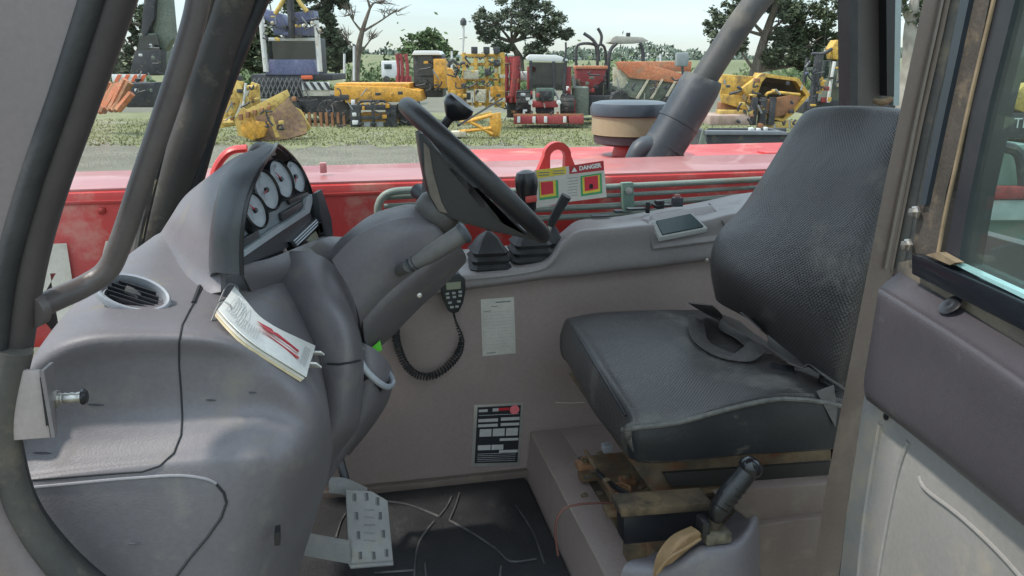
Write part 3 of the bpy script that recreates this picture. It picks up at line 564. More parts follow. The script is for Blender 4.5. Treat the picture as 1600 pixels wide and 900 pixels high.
# ================================================================ SIDE CONSOLE
K = thing('side_console', 'blue grey moulded side console with armrest pod and rocker switches along the far wall', 'side console', (.6, 1.9, 1.4))
cols = [  # (px, lower py, face-top py, back py, y face-top, y back)
 (600, 470, 440, 400, 1.835, 2.01), (660, 462, 436, 398, 1.835, 2.01), (720, 452, 430, 390, 1.835, 2.01), (790, 443, 424, 384, 1.835, 2.01), (845, 435, 414, 378, 1.835, 2.01),
 (866, 432, 398, 372, 1.83, 2.01), (880, 431, 378, 362, 1.83, 2.02), (905, 428, 362, 345, 1.83, 2.02), (960, 421, 357, 340, 1.83, 2.02), (1010, 416, 352, 332, 1.83, 2.02),
 (1050, 411, 352, 324, 1.83, 2.02), (1100, 405, 345, 315, 1.83, 2.02), (1140, 401, 335, 306, 1.83, 2.02), (1180, 397, 330, 300, 1.83, 2.02), (1260, 388, 320, 290, 1.83, 2.02), (1380, 376, 300, 275, 1.83, 2.02)]
rows = [[(x, l+2, 1.875) for x, l, f, b_, y1, y2 in cols], [(x, l, 1.838) for x, l, f, b_, y1, y2 in cols], [(x, l*.5+f*.5, 1.834) for x, l, f, b_, y1, y2 in cols],
        [(x, f+6, y1-.002) for x, l, f, b_, y1, y2 in cols], [(x, f-3, y1+.012) for x, l, f, b_, y1, y2 in cols], [(x, (f+b_)/2-2, (y1+y2)/2) for x, l, f, b_, y1, y2 in cols], [(x, b_, y2) for x, l, f, b_, y1, y2 in cols], [(x, b_+30, y2+.02) for x, l, f, b_, y1, y2 in cols]]
BLU = mat('console_plastic', (.25, .225, .22), .45, (.285, .258, .25), ns=3, bump=.25, bs=600, dirt=(.2, .18, .16), da=.25, ds=8)
patch('console_shell', rows, BLU, K, n=5, thick=.01, keep='cons')
MB().prism([P(1020, 390, y=1.822), P(1014, 352, y=1.828), P(1012, 342, y=1.85), P(1016, 336, y=1.9), P(1112, 320, y=1.9), P(1132, 345, y=1.85), P(1140, 362, y=1.828), P(1126, 376, y=1.822)], (.0, .05, -.01), .004).make('display_pod', BLU, K)
# display: plane
Pd = [P(1018, 346, y=1.835), P(1082, 333, y=1.835), P(1106, 356, y=1.815), P(1030, 371, y=1.815)]
MB().prism(Pd, (0, .004, -.012), .002).make('display_frame', mat('frame_pale', (.42, .42, .4), .45), K)
ctr = sum(Pd, V3())/4; Ps = [ctr+(p-ctr)*.84+V3((0, -.003, .004)) for p in Pd]
MB().prism(Ps, (0, .004, -.006)).make('display_screen', mat('screen_dark', (.05, .075, .08), .25), K, smooth=0)
def sw(px, py, w, h, nm, mt, dep=.012):
    q, nn = hit(px, py, 'cons', .004)
    if q is None: q = P(px, py, y=1.95)
    MB().box(q+V3((0, 0, .003)), w, h, dep, bev=.0025).make(nm, mt, K)
sw(994, 328, .05, .022, 'switch_bezel', BLK, .006); sw(1042, 322, .075, .03, 'switch_bezel', BLK, .006)
sw(1030, 321, .022, .02, 'rocker_switch', BLK, .022); sw(1058, 317, .026, .022, 'rocker_switch', PLD, .024); sw(1012, 326, .010, .01, 'toggle', BLK, .03); sw(1058, 314, .014, .010, 'red_cap', mat('dull_red', (.3, .12, .11), .5), .03)
sw(966, 332, .022, .018, 'ashtray_rim', PLD, .008); sw(938, 341, .05, .025, 'cup_recess', PLD, .004)
MB().lathe(P(1104, 406, y=1.834), (0, -1, 0), [(.005, 0), (.005, .003), (0, .004)], seg=10).make('console_screw', STL, K)
b = MB(); b.tube(on([(1108, 318), (1118, 330), (1128, 345), (1136, 362)], 'cons', .0), .0016, seg=6, sub=4); b.make('console_joint', BLK, K)
# bellows
def bellows(px, py, y, w, dpt, n, nm, tp):
    c = P(px, py, y=y); V = []; b = MB(); lev = []
    for i in range(n*2):
        f = i/(n*2-1); s_ = 1-.22*f; o_ = 0 if i % 2 == 0 else -.12
        lev.append((s_+o_ if i % 2 else s_, i*.0095))
    lev.append((.42, n*2*.0095+.012)); lev.append((.10, n*2*.0095+.026))
    def ring(s_, h):
        o = []; a, d_ = w/2*s_, dpt/2*s_; ch = .25
        for x_, y_ in ((-1, -1+ch), (-1+ch, -1), (1-ch, -1), (1, -1+ch), (1, 1-ch), (1-ch, 1), (-1+ch, 1), (-1, 1-ch)): o.append(c+V3((x_*a, y_*d_, h)))
        return o
    rs = [ring(*l) for l in lev]; V = sum(rs, []); Fc = [[i*8+j, i*8+(j+1) % 8, (i+1)*8+(j+1) % 8, (i+1)*8+j] for i in range(len(rs)-1) for j in range(8)]
    Fc.append(list(range((len(rs)-1)*8, len(rs)*8)))
    return link(nm, V, Fc, RUB, tp, smooth=25)
j1 = thing('gear_lever', 'short lever rising from the left ribbed black boot on the side console', 'lever', P(768, 412, y=1.90))
bellows(763, 424, 1.90, .112, .12, 4, 'boot', j1)
MB().tube([P(765, 375, y=1.92), P(764, 355, y=1.92), P(762, 300, y=1.92)], .006, sub=1).make('stem', RUB, j1)
MB().lathe(P(762, 305, y=1.92), (0, 0, 1), [(0, 0), (.012, 0), (.018, .012), (.016, .03), (0, .036)], seg=16).make('lever_knob', BLK, j1)
j2 = thing('joystick', 'black joystick with a red button on its grip behind the steering wheel', 'joystick', P(828, 400, y=1.90))
bellows(828, 412, 1.91, .118, .12, 4, 'boot', j2)
g0 = P(826, 332, y=1.88); g1 = P(821, 266, y=1.88); ga = (g1-g0).normalized(); gl = (g1-g0).length
MB().tube([P(832, 385, y=1.92), g0], [.008, .009], sub=1).make('stem', RUB, j2)
MB().lathe(g0, ga, [(0, -.004), (.012, -.004), (.019, .008), (.023, gl*.4), (.0275, gl*.62), (.028, gl*.8), (.022, gl*.95), (.010, gl), (0, gl+.001)], seg=22).make('grip', BLK, j2)
MB().box(P(830, 311, y=1.852), .028, .010, .016, (ga.cross(V3((0, 1, 0))).normalized(), V3((0, 1, 0)), ga), .004).make('thumb_button', mat('button_red', (.5, .07, .06), .4), j2)
j3 = thing('auxiliary_lever', 'slim black rubber lever right of the steering wheel rim', 'lever', P(858, 358, y=1.9))
MB().tube([P(860, 352, y=1.9), P(870, 332, y=1.89), P(885, 306, y=1.88)], [.010, .012, .0135], seg=14).make('grip', RUB, j3)
MB().tube([P(855, 372, y=1.9), P(860, 352, y=1.9)], .005, sub=1).make('stem', STL, j3)
bellows(862, 388, 1.93, .06, .08, 2, 'boot', j3)
# ================================================================ DRIVER SEAT
t = thing('driver_seat', 'black perforated vinyl driver seat with high backrest facing the wheel', 'seat', (.8, 1.45, 1.1))
# cushion: slices from front (left) to rear (right); each slice goes near-bottom, near-side, near edge, middle, far edge, far side
fr = [[(1000, 722, 1.21), (978, 690, 1.20), (974, 668, 1.20), (984, 652, 1.215), (945, 590, 1.34), (905, 530, 1.56), (884, 505, 1.70), (876, 520, 1.72)],
      [(1020, 724, 1.19), (1000, 714, 1.185), (996, 668, 1.185), (1006, 652, 1.205), (970, 592, 1.34), (925, 525, 1.56), (898, 495, 1.71), (890, 520, 1.73)],
      [(1080, 720, 1.18), (1062, 712, 1.175), (1060, 662, 1.175), (1068, 644, 1.20), (1020, 575, 1.36), (965, 518, 1.56), (940, 488, 1.71), (935, 520, 1.73)],
      [(1150, 712, 1.18), (1135, 704, 1.175), (1133, 640, 1.175), (1140, 622, 1.20), (1082, 562, 1.36), (1020, 512, 1.56), (1000, 485, 1.71), (990, 520, 1.73)],
      [(1225, 706, 1.18), (1215, 700, 1.175), (1213, 624, 1.175), (1216, 608, 1.20), (1150, 556, 1.36), (1080, 510, 1.56), (1060, 484, 1.71), (1050, 520, 1.73)],
      [(1290, 702, 1.18), (1285, 696, 1.175), (1284, 626, 1.175), (1285, 612, 1.20), (1215, 562, 1.36), (1135, 515, 1.56), (1110, 486, 1.71), (1100, 520, 1.73)],
      [(1345, 698, 1.18), (1345, 690, 1.175), (1345, 640, 1.175), (1340, 625, 1.20), (1270, 575, 1.36), (1185, 525, 1.56), (1150, 500, 1.71), (1140, 530, 1.73)]]
nose = [[(1040, 716, 1.25), (1030, 706, 1.26), (1025, 690, 1.27), (1020, 680, 1.28), (985, 630, 1.40), (950, 590, 1.55), (920, 560, 1.66), (915, 560, 1.68)],
        [(1000, 716, 1.22), (985, 705, 1.22), (972, 690, 1.225), (968, 672, 1.235), (918, 598, 1.38), (882, 540, 1.56), (874, 520, 1.68), (872, 530, 1.70)]]
low = [[(1040, 718, 1.25), (1034, 712, 1.27), (1030, 706, 1.28), (1010, 690, 1.32), (980, 650, 1.42), (950, 610, 1.55), (925, 585, 1.66), (920, 580, 1.68)],
       [(1000, 722, 1.215), (984, 716, 1.215), (974, 702, 1.22), (965, 690, 1.25), (925, 640, 1.38), (894, 580, 1.56), (882, 560, 1.68), (880, 560, 1.70)]]
patch('seat_cushion', [low[0], low[1]]+fr, VIN, t, n=7, thick=.02, keep='cush')
# smoother dirty side panel, slightly proud of the cushion side, and its piping
sp = [[(972, 672, 1.206), (976, 690, 1.206), (984, 716, 1.206)], [(1000, 668, 1.178), (1002, 690, 1.174), (1004, 720, 1.180)], [(1062, 660, 1.170), (1064, 690, 1.166), (1066, 719, 1.170)], [(1135, 640, 1.170), (1137, 680, 1.166), (1138, 712, 1.170)], [(1213, 624, 1.170), (1215, 665, 1.166), (1216, 706, 1.170)], [(1284, 628, 1.170), (1286, 665, 1.166), (1288, 701, 1.170)], [(1330, 640, 1.172), (1332, 665, 1.170), (1334, 696, 1.172)]]
patch('cushion_side', sp, VINP, t, n=6, thick=.006)
MB().tube([P(*s_[0]) for s_ in sp], .0045, seg=8, sub=5).make('piping', mat('worn_piping', (.07, .068, .062), .6, (.13, .125, .11), ns=60, bump=.6, bs=300), t)
# backrest: rows bottom to top; columns across from near edge to far edge, wrapping
bk = [
 [(1345, 640, 1.30), (1320, 632, 1.24), (1300, 600, 1.22), (1245, 560, 1.32), (1170, 500, 1.48), (1120, 470, 1.60), (1125, 450, 1.66), (1150, 450, 1.70)],
 [(1362, 540, 1.30), (1350, 530, 1.23), (1318, 510, 1.21), (1230, 480, 1.34), (1155, 440, 1.48), (1113, 420, 1.60), (1116, 405, 1.67), (1150, 405, 1.71)],
 [(1372, 440, 1.30), (1366, 425, 1.23), (1345, 410, 1.21), (1262, 400, 1.33), (1180, 385, 1.48), (1125, 372, 1.61), (1128, 362, 1.67), (1160, 365, 1.71)],
 [(1426, 340, 1.32), (1420, 330, 1.24), (1382, 325, 1.22), (1293, 325, 1.34), (1215, 322, 1.48), (1165, 325, 1.60), (1166, 318, 1.66), (1190, 320, 1.70)],
 [(1444, 260, 1.34), (1440, 250, 1.26), (1402, 248, 1.24), (1323, 250, 1.35), (1250, 250, 1.48), (1205, 262, 1.58), (1204, 258, 1.64), (1225, 262, 1.68)],
 [(1454, 208, 1.36), (1450, 200, 1.28), (1416, 196, 1.27), (1348, 196, 1.37), (1280, 200, 1.47), (1232, 218, 1.56), (1230, 215, 1.61), (1248, 220, 1.66)],
 [(1459, 182, 1.38), (1450, 174, 1.32), (1419, 172, 1.31), (1355, 168, 1.39), (1300, 168, 1.46), (1262, 174, 1.53), (1250, 186, 1.58), (1262, 196, 1.64)],
 [(1459, 180, 1.42), (1450, 176, 1.38), (1419, 172, 1.38), (1359, 167, 1.43), (1308, 168, 1.49), (1272, 173, 1.55), (1262, 180, 1.60), (1272, 196, 1.66)]]
patch('backrest', bk, VIN, t, n=7, thick=.05, keep='back')
MB().tube([P(1308, 620, y=1.235), P(1352, 520, y=1.225), P(1366, 430, y=1.225), P(1388, 330, y=1.235)], [.006, .012, .010, .006], seg=10).make('side_bolster', VIN, t)
SEW = mat('vinyl_seam', (.02, .02, .022), .5)
b = MB(); b.tube(on([(979, 650), (960, 618), (942, 588), (926, 562), (908, 532), (896, 512)], 'cush', .0008), .0028, seg=8, sub=4); b.make('cushion_seam', SEW, t)
b = MB(); 0 and b.tube(on([(990, 640), (1050, 632), (1120, 612), (1190, 590), (1240, 584)], 'cush', .0006), .0016, seg=6, sub=4)
# pan and suspension
SB = MUD
MB().prism([P(980, 716, y=1.24), P(1300, 702, y=1.24), P(1300, 748, y=1.24), P(1190, 752, y=1.24), P(1050, 786, y=1.24), P(1028, 782, y=1.24)], (0, .40, .01), .006).make('seat_pan', RUST, t)
MB().prism([P(1036, 740, y=1.232), P(1300, 722, y=1.232), P(1300, 748, y=1.232), P(1170, 758, y=1.232), P(1050, 762, y=1.232)], (0, .012, 0), .002).make('painted_pan_shade', mat('pan_shade_dark', (.025, .022, .018), .8), t)  # dark strip painting in the shade of the gap under the pan
MB().box((.80, 1.44, 1.035), .56, .34, .05, bev=.008).make('suspension_plate', MUD, t)
MB().box((.60, 1.44, 1.075), .12, .40, .05, bev=.006).make('suspension_cover', RUST, t)
for y_ in (1.29, 1.60):
    MB().box((.80, y_, 1.075), .60, .03, .03, bev=.004).make('seat_rail', RUST, t)
MB().box((.56, 1.62, 1.075), .09, .05, .045, bev=.008).make('rail_stop', mat('rust_orange', (.2, .09, .045), .85, (.36, .2, .1), ns=40, bump=.6), t)
RO = mat('rust_orange', (.2, .09, .045))
for k, (x, y_, w_) in enumerate(((.52, 1.40, .05), (.58, 1.50, .035), (.64, 1.36, .045), (.70, 1.48, .04), (.55, 1.30, .03), (.50, 1.56, .04))):
    MB().box((x, y_, 1.10+.004*k), w_, w_*.8, .014, bev=.004).make('rusty_bracket', RO if k % 2 else RUST, t)
    MB().lathe((x, y_, 1.108+.004*k), UP, [(.008, 0), (.008, .006), (0, .007)], seg=6).make('rusty_bolt', RUST, t)
hx_ = [V3((.545+.02*math.cos(a*.9), 1.44+.02*math.sin(a*.9), 1.06+a*.0011)) for a in range(60)]
MB().tube(hx_, .0035, seg=5, sub=1).make('suspension_spring', RO, t)
MB().tube([P(930, 735, y=1.42), P(960, 760, y=1.38), P(1000, 780, y=1.32), P(1040, 776, y=1.3)], .006, seg=8).make('air_hose', BLK, t)
MB().tube([P(915, 705, y=1.55), P(940, 745, y=1.42), P(972, 792, y=1.25)], .0045, seg=8).make('guide_rod', RUST, t)
for k in range(14): MB().box(P(random.uniform(905, 1080), random.uniform(700, 790), y=random.uniform(1.25, 1.5)), .012, .010, .005, (V3((.9, .3, random.uniform(-.4, .4))).normalized(), V3((-.3, .9, 0)), UP), .0015).make('dirt_clod', MUD, t)
MB().lathe(P(1088, 772, y=1.236), (0, -1, 0), [(.006, 0), (.006, .001), (0, .0012)], seg=12).make('bolt_hole', BLK, t)
MB().box(P(948, 699, y=1.56), .022, .02, .018, bev=.004).make('sensor', SIL, t)
MB().prism([P(974, 806, y=1.14), P(1110, 796, y=1.14), P(1110, 838, y=1.14), P(976, 852, y=1.14)], (.0, .04, 0), .004).make('lower_bracket', BLK, t)
MB().prism([P(970, 797, y=1.135), P(1114, 786, y=1.135), P(1114, 798, y=1.135), P(971, 809, y=1.135)], (.0, .055, 0), .003).make('cross_plate', MUD, t)
MB().tube([P(872, 868, y=1.2), P(868, 830, y=1.19), P(876, 800, y=1.19), P(905, 788, y=1.2), P(975, 786, y=1.25), P(1050, 790, y=1.27)], .0022, seg=8).make('wire', mat('red_wire', (.11, .045, .035), .6), t)
# seat belt
t = thing('seat_belt', 'crumpled grey lap belt with buckle lying across the rear of the seat cushion', 'seat belt', P(1180, 540, y=1.4))
def ribbon(pts, w, nm, mt=WEB, up=(0, 0, 1)):
    P3 = [V3(P(*p[:3])) for p in pts]; tw = [math.radians(p[3]) for p in pts]; n = 6; q = []; T = []
    for i in range(len(P3)-1):
        g = lambda k: P3[max(0, min(len(P3)-1, k))]
        for j in range(n): q.append(cat(g(i-1), g(i), g(i+1), g(i+2), j/n)); T.append(tw[i]*(1-j/n)+tw[i+1]*j/n)
    q.append(P3[-1]); T.append(tw[-1]); V = []
    for i in range(len(q)):
        d = (q[min(i+1, len(q)-1)]-q[max(i-1, 0)]).normalized(); sd_ = d.cross(V3(up)).normalized(); nn = sd_.cross(d)
        a = sd_*math.cos(T[i])+nn*math.sin(T[i]); b_ = nn*math.cos(T[i])-sd_*math.sin(T[i])
        for s_, h in ((-1, -1), (1, -1), (1, 1), (-1, 1)): V.append(q[i]+a*(s_*w/2)+b_*(h*.0009))
    Fc = [[i*4+j, i*4+(j+1) % 4, i*4+4+(j+1) % 4, i*4+4+j] for i in range(len(q)-1) for j in range(4)]+[[0, 1, 2, 3], [len(V)-4+k for k in range(4)]]
    return link(nm, V, Fc, mt, t, smooth=60)
def rest(px, py, key='cush', off=.006):
    q, n_ = hit(px, py, key, off); return (q, n_) if q is not None else (P(px, py, y=1.4), UP)
def strap(pts, w, nm='strap', mt=WEB):
    """flat webbing resting on the cushion: (px, py, clearance, lift of one edge)"""
    q = [rest(p[0], p[1], 'cush' if len(p) < 5 else p[4], p[2]) for p in pts]; A = []; B_ = []
    for i, (c, n_) in enumerate(q):
        tg = (q[min(i+1, len(q)-1)][0]-q[max(i-1, 0)][0]).normalized(); wv = n_.cross(tg).normalized()*w/2; A.append(c-wv+n_*max(0, pts[i][3])); B_.append(c+wv+n_*max(0, -pts[i][3]))
    return patch(nm, [[a, a.lerp(b_, .5), b_] for a, b_ in zip(A, B_)], mt, t, n=6, thick=.0022, smooth=70)
strap([(1094, 474, .015, .0, 'back'), (1112, 500, .012, .006), (1137, 519, .008, 0), (1165, 539, .008, .004), (1186, 556, .010, 0)], .046)
strap([(1086, 508, .012, .012), (1091, 532, .006, .008), (1110, 548, .005, .003), (1137, 559, .005, 0), (1162, 563, .006, -.006), (1182, 552, .012, -.01)], .036)
strap([(1172, 512, .03, -.03), (1190, 537, .025, -.01), (1213, 558, .018, 0), (1242, 572, .012, 0)], .044)
strap([(1226, 574, .016, 0), (1252, 582, .014, 0), (1276, 592, .013, .01), (1294, 614, .012, .02)], .056)
MB().prism([P(1276, 612, y=1.172), P(1303, 602, y=1.172), P(1308, 640, y=1.166), P(1306, 668, y=1.160)], (0, .002, 0)).make('strap', WEB, t)
MB().box(P(1222, 580, y=1.30), .045, .03, .018, (V3((.85, -.5, -.1)).normalized(), V3((.5, .85, .1)).normalized(), V3((0, -.1, 1)).normalized()), .004).make('buckle', BLK, t)
MB().box(P(1238, 590, y=1.275), .014, .02, .008, bev=.002).make('tongue', STL, t)
MB().lathe(P(1196, 572, y=1.34), (.1, -.2, 1), [(0, .0), (.010, .0), (.010, .007), (.004, .009), (0, .009)], seg=14).make('adjuster', STL, t)
# ================================================================ HAND BRAKE + RIGHT CONSOLE
t = thing('rear_side_box', 'grey plastic and sheet metal box beside the seat carrying the hand brake', 'side box', (.6, 1.05, 1.0))
MB().prism([P(1122, 778, y=1.10), P(1180, 764, y=1.10), P(1330, 752, y=1.10), P(1330, 960, y=1.10), P(1170, 960, y=1.10), P(1178, 820, y=1.10)], (0, .03, 0), .006).make('sheet_metal_box', PNT2, t)
rows = [[(960, 960, 1.09), (975, 885, 1.08), (1010, 870, 1.14), (1030, 860, 1.20)], [(1040, 960, 1.05), (1046, 890, 1.04), (1060, 862, 1.10), (1075, 845, 1.18)], [(1090, 960, 1.03), (1092, 868, 1.03), (1095, 848, 1.09), (1100, 838, 1.18)], [(1150, 960, 1.03), (1150, 862, 1.03), (1145, 835, 1.09), (1140, 810, 1.18)], [(1180, 960, 1.07), (1182, 830, 1.07), (1172, 800, 1.12), (1160, 780, 1.18)], [(1200, 960, 1.14), (1192, 830, 1.14), (1180, 795, 1.16), (1170, 775, 1.2)]]
patch('plastic_cover', rows, PL, t, n=6, thick=.008)
MB().prism([P(1180, 822, y=1.085), P(1300, 806, y=1.085), P(1320, 960, y=1.085), P(1186, 960, y=1.085)], (0, .02, 0), .004).make('worn_panel', PNT2, t)
for i in range(0):
    x_ = random.uniform(1236, 1345); y_ = random.uniform(835, 900); 
    MB().box(P(x_, y_, y=1.07+random.uniform(-.01, .005)), random.uniform(.01, .03), .006, random.uniform(.002, .006), (V3((.8, .1, random.uniform(-.6, .6))).normalized(), V3((0, 1, 0)), V3((.2, 0, .9)).normalized()), .003).make('dirt_flake', MUD if i % 3 else LEA, t)
t = thing('hand_brake', 'black ribbed hand brake lever leaning right over a tan leather boot', 'hand brake', P(1110, 850, y=1.07))
g = [P(1118, 812, y=1.06), P(1124, 795, y=1.06), P(1140, 770, y=1.06), P(1156, 752, y=1.06), P(1170, 734, y=1.06)]
MB().tube(g, [.0105, .0165, .0175, .017, .0165], seg=18, sub=5).make('grip', mat('grip_black', (.012, .012, .013), .3, (.02, .02, .022), ns=20, bump=.3, bs=250), t)
MB().lathe(g[-1], g[-1]-g[-2], [(.0165, -.004), (.0195, 0), (.020, .008), (.016, .017), (.008, .021), (0, .022)], seg=20).make('grip_end', mat('grip_gloss', (.012, .012, .014), .14), t)
for k in range(5):
    f = .1+k*.18; c = g[1].lerp(g[3], f); MB().lathe(c, g[3]-g[1], [(.0165, -.0015), (.0185, 0), (.0165, .0015)], seg=18).make('grip_rib', BLK, t)
MB().tube([P(1118, 812, y=1.06), P(1106, 838, y=1.07)], [.011, .014], sub=1).make('lever_arm', MUD, t)
MB().box(P(1118, 836, y=1.055), .045, .03, .02, bev=.005).make('ratchet', mat('oily', (.05, .045, .035), .35, (.16, .14, .1), ns=50, bump=.5, bs=120), t)
MB().box(P(1098, 822, y=1.06), .014, .03, .03, bev=.004).make('pawl', BLK, t)
rows = [[(1020, 900, 1.04), (1034, 888, 1.02), (1050, 880, 1.04)], [(1026, 868, 1.05), (1052, 862, 1.025), (1072, 862, 1.045)], [(1048, 838, 1.06), (1070, 840, 1.035), (1090, 848, 1.05)], [(1080, 822, 1.07), (1092, 830, 1.05), (1100, 840, 1.055)]]
patch('leather_boot', rows, LEA, t, n=6, thick=.004)
MB().tube([P(1026, 896, y=1.02), P(1045, 872, y=1.015), P(1072, 856, y=1.02), P(1094, 842, y=1.03)], .0026, seg=8).make('boot_stitching', mat('stitch', (.22, .14, .07), .7), t)
# ================================================================ PEDAL
t = thing('brake_pedal', 'light grey perforated metal foot pedal on a flat grey arm', 'pedal', P(575, 830, y=1.45))
pc_ = [P(540, 765, y=1.54), P(580, 767, y=1.54), P(606, 782, y=1.53), P(615, 880, y=1.46), P(545, 886, y=1.46)]
nn = (pc_[1]-pc_[0]).cross(pc_[4]-pc_[0]).normalized()
pc_ = [(lambda r: V3((0, 0, EYE))+r*((pc_[0]-V3((0, 0, EYE))).dot(nn)/r.dot(nn)))(ray(*q)[0]) for q in ((540, 765), (580, 767), (606, 782), (615, 880), (545, 886))]
if nn.dot(V3((0, 0, EYE))-pc_[0]) < 0: nn = -nn
MB().prism(pc_, nn*-.010, .003).make('pedal_plate', ALU, t)
def PP(px, py, off): r, _ = ray(px, py); o = V3((0, 0, EYE)); return o+r*((pc_[0]-o).dot(nn)/r.dot(nn))+nn*off
for i, (x, y) in enumerate([(554, 777), (573, 776), (590, 783), (557, 806), (594, 806), (560, 836), (599, 834), (563, 868), (584, 868), (604, 864)]):
    a = PP(x-2.4, y-6, .0006); b_ = PP(x+2.4, y-6, .0006); c = PP(x+3, y+6, .0006); d_ = PP(x-2, y+6, .0006)
    MB().prism([a, b_, c, d_], nn*-.003).make('slot', BLK, t, smooth=0)
    MB().tube([a+nn*.001, d_+nn*.001, c+nn*.001], .0009, seg=6, sub=1).make('slot_lip', ALU, t)
for k in range(5):
    MB().tube([PP(569, 796+k*12, .001), PP(586, 797+k*12, .001)], .0012, seg=6, sub=1).make('grip_ridge', ALU, t)
MB().tube([PP(547, 885, .002), PP(614, 880, .002)], .005, seg=8, sub=1).make('lower_lip', ALU, t)
MB().prism([P(447, 832, y=1.40), P(545, 850, y=1.46), P(548, 882, y=1.46), P(447, 864, y=1.40)], (.005, .012, 0), .002).make('pedal_arm', ALU, t)
t = thing('accelerator_pedal', 'small curved grey pedal tucked behind the larger perforated one', 'pedal', P(540, 760, y=1.62))
rows = [[(514, 746, 1.60), (540, 747, 1.60), (574, 762, 1.60)], [(514, 758, 1.585), (540, 760, 1.585), (574, 776, 1.585)], [(514, 770, 1.58), (540, 774, 1.58), (574, 790, 1.58)]]
patch('pedal_pad', rows, ALU, t, n=5, thick=.006)
MB().tube([P(540, 750, y=1.61), P(530, 715, y=1.64), P(525, 690, y=1.66)], .010, sub=4).make('pedal_arm', PLD, t)
MB().tube([P(518, 700, y=1.52), P(545, 684, y=1.54), P(550, 678, y=1.56)], .008, sub=4).make('clear_hose_end', SIL, D)
# ================================================================ OPEN DOOR (swung outwards, hinged on the rear door pillar)
t = thing('rear_door_pillar', 'brown painted rear door pillar right of the seat with grimy rubber seals', 'pillar', (.75, .98, 1.5))
bar('post', [(1462, -120, .98), (1443, 0, .98), (1405, 180, .98), (1380, 300, .98), (1335, 530, .98), (1288, 775, .98), (1262, 960, .98)], [(1492, -120, .98), (1473, 0, .98), (1436, 180, .98), (1413, 300, .98), (1370, 530, .98), (1326, 775, .98), (1304, 960, .98)], PNT2, t, (.03, .03, 0))
for o0, w_, mt, nm, y_ in ((36, .0045, mat('brown_edge', (.12, .09, .07), .7), 'worn_edge', .985), (47, .009, RUBD, 'seal', .992), (62, .008, mat('seal_grey', (.07, .065, .06), .6, (.12, .11, .1), ns=20, bump=.3), 'seal', .99), (29, .0022, mat('pale_edge', (.14, .115, .095), .5), 'edge_line', .976)):
    MB().tube([P(1462+o0, -120, y=y_), P(1443+o0, 0, y=y_), P(1405+o0*.95, 180, y=y_), P(1380+o0*.95, 300, y=y_), P(1356+o0*.95, 420, y=y_)], w_, seg=10, sub=4).make(nm, mt, t)
MB().tube([P(1376, 520, y=.985), P(1352, 640, y=.985), P(1338, 720, y=.985), P(1310, 900, y=.985)], .0065, seg=10).make('seal', RUBD, t)
hp = V3((.722, .973, 0)); hd = V3((-.12, -.993, 0)).normalized(); hn = V3((-.993, .12, 0)).normalized()
def Q(px, py, off=0):
    r, _ = ray(px, py); o = V3((0, 0, EYE)); return o+r*((hp+hn*off-o).dot(hn)/r.dot(hn))
t = thing('cab_door', 'open cab door with tinted window, grey armrest panel and pale steel lower skin', 'door', Q(1400, 600))
hx = -hn
MB().prism([Q(1352, 600), Q(1420, 600), Q(1760, 880), Q(1760, 1000), Q(1300, 1000), Q(1322, 800)], hx*.03, .003).make('lower_skin', WSK, t)
MB().tube([Q(1376, 662, .0), Q(1362, 745, .0), Q(1350, 830, 0), Q(1340, 930, 0)], .005, seg=8).make('pressed_fold', WSK, t)
MB().tube([Q(1420, 690, .0), Q(1402, 745, .0), Q(1378, 870, 0), Q(1366, 960, 0)], .004, seg=8).make('pressed_fold', WSK, t)
MB().tube([Q(1436, 744, .001), Q(1447, 765, .001), Q(1500, 806, .001), Q(1560, 862, .001), Q(1620, 930, .001)], .003, seg=8).make('pressed_fold', WSK, t)
MB().lathe(Q(1385, 651, .001), hn, [(.005, 0), (.005, .002), (0, .003)], seg=10).make('panel_clip', BLK, t)
ARM = mat('armrest_plastic', (.056, .05, .057), .42, (.07, .063, .07), ns=4, bump=.25, bs=500, dirt=(.2, .18, .15), da=.2, ds=8)
rows = [[(1405, 425, .006), (1470, 462, .006), (1540, 505, .006), (1620, 556, .006), (1760, 650, .006)],
        [(1378, 446, .03), (1440, 482, .032), (1520, 532, .034), (1610, 592, .034), (1760, 700, .034)],
        [(1372, 458, .042), (1436, 498, .046), (1514, 548, .048), (1605, 612, .048), (1760, 725, .048)],
        [(1362, 520, .044), (1430, 560, .046), (1510, 620, .048), (1600, 690, .048), (1760, 810, .048)],
        [(1350, 595, .042), (1420, 640, .044), (1505, 705, .046), (1600, 780, .046), (1760, 900, .046)],
        [(1353, 622, .034), (1420, 672, .036), (1505, 740, .036), (1600, 818, .036), (1760, 950, .036)],
        [(1358, 626, .005), (1422, 676, .005), (1505, 744, .005), (1600, 822, .005), (1760, 955, .005)]]
patch('armrest_panel', rows, ARM, t, n=6, thick=.006, mk=Q, smooth=70)
MB().prism([Q(1404, 410, .004), Q(1428, 405, .004), Q(1760, 590, .004), Q(1760, 660, .004), Q(1400, 440, .004)], hx*.03).make('window_ledge', mat('dusty_ledge', (.12, .1, .085), .75, (.22, .18, .13), ns=12, bump=.4, dirt=(.4, .32, .22), da=.4, ds=20), t)
MB().prism([Q(1424, 396, .02), Q(1440, 400, .02), Q(1760, 548, .02), Q(1760, 600, .02), Q(1424, 428, .02)], hx*.03, .002).make('window_lower_frame', mat('frame_black_gloss', (.010, .012, .016), .15), t)
MB().prism([Q(1488, 412, .014), Q(1496, 412, .014), Q(1760, 532, .014), Q(1760, 546, .014)], hx*.01).make('glass_edge', mat('aqua_edge', (.25, .42, .42), .2), t)
MB().prism([Q(1596, -150, .004), Q(1900, -150, .004), Q(1900, 610, .004), Q(1484, 414, .004), Q(1512, 300, .004)], hx*.005).make('pane', GLT, t, smooth=0)
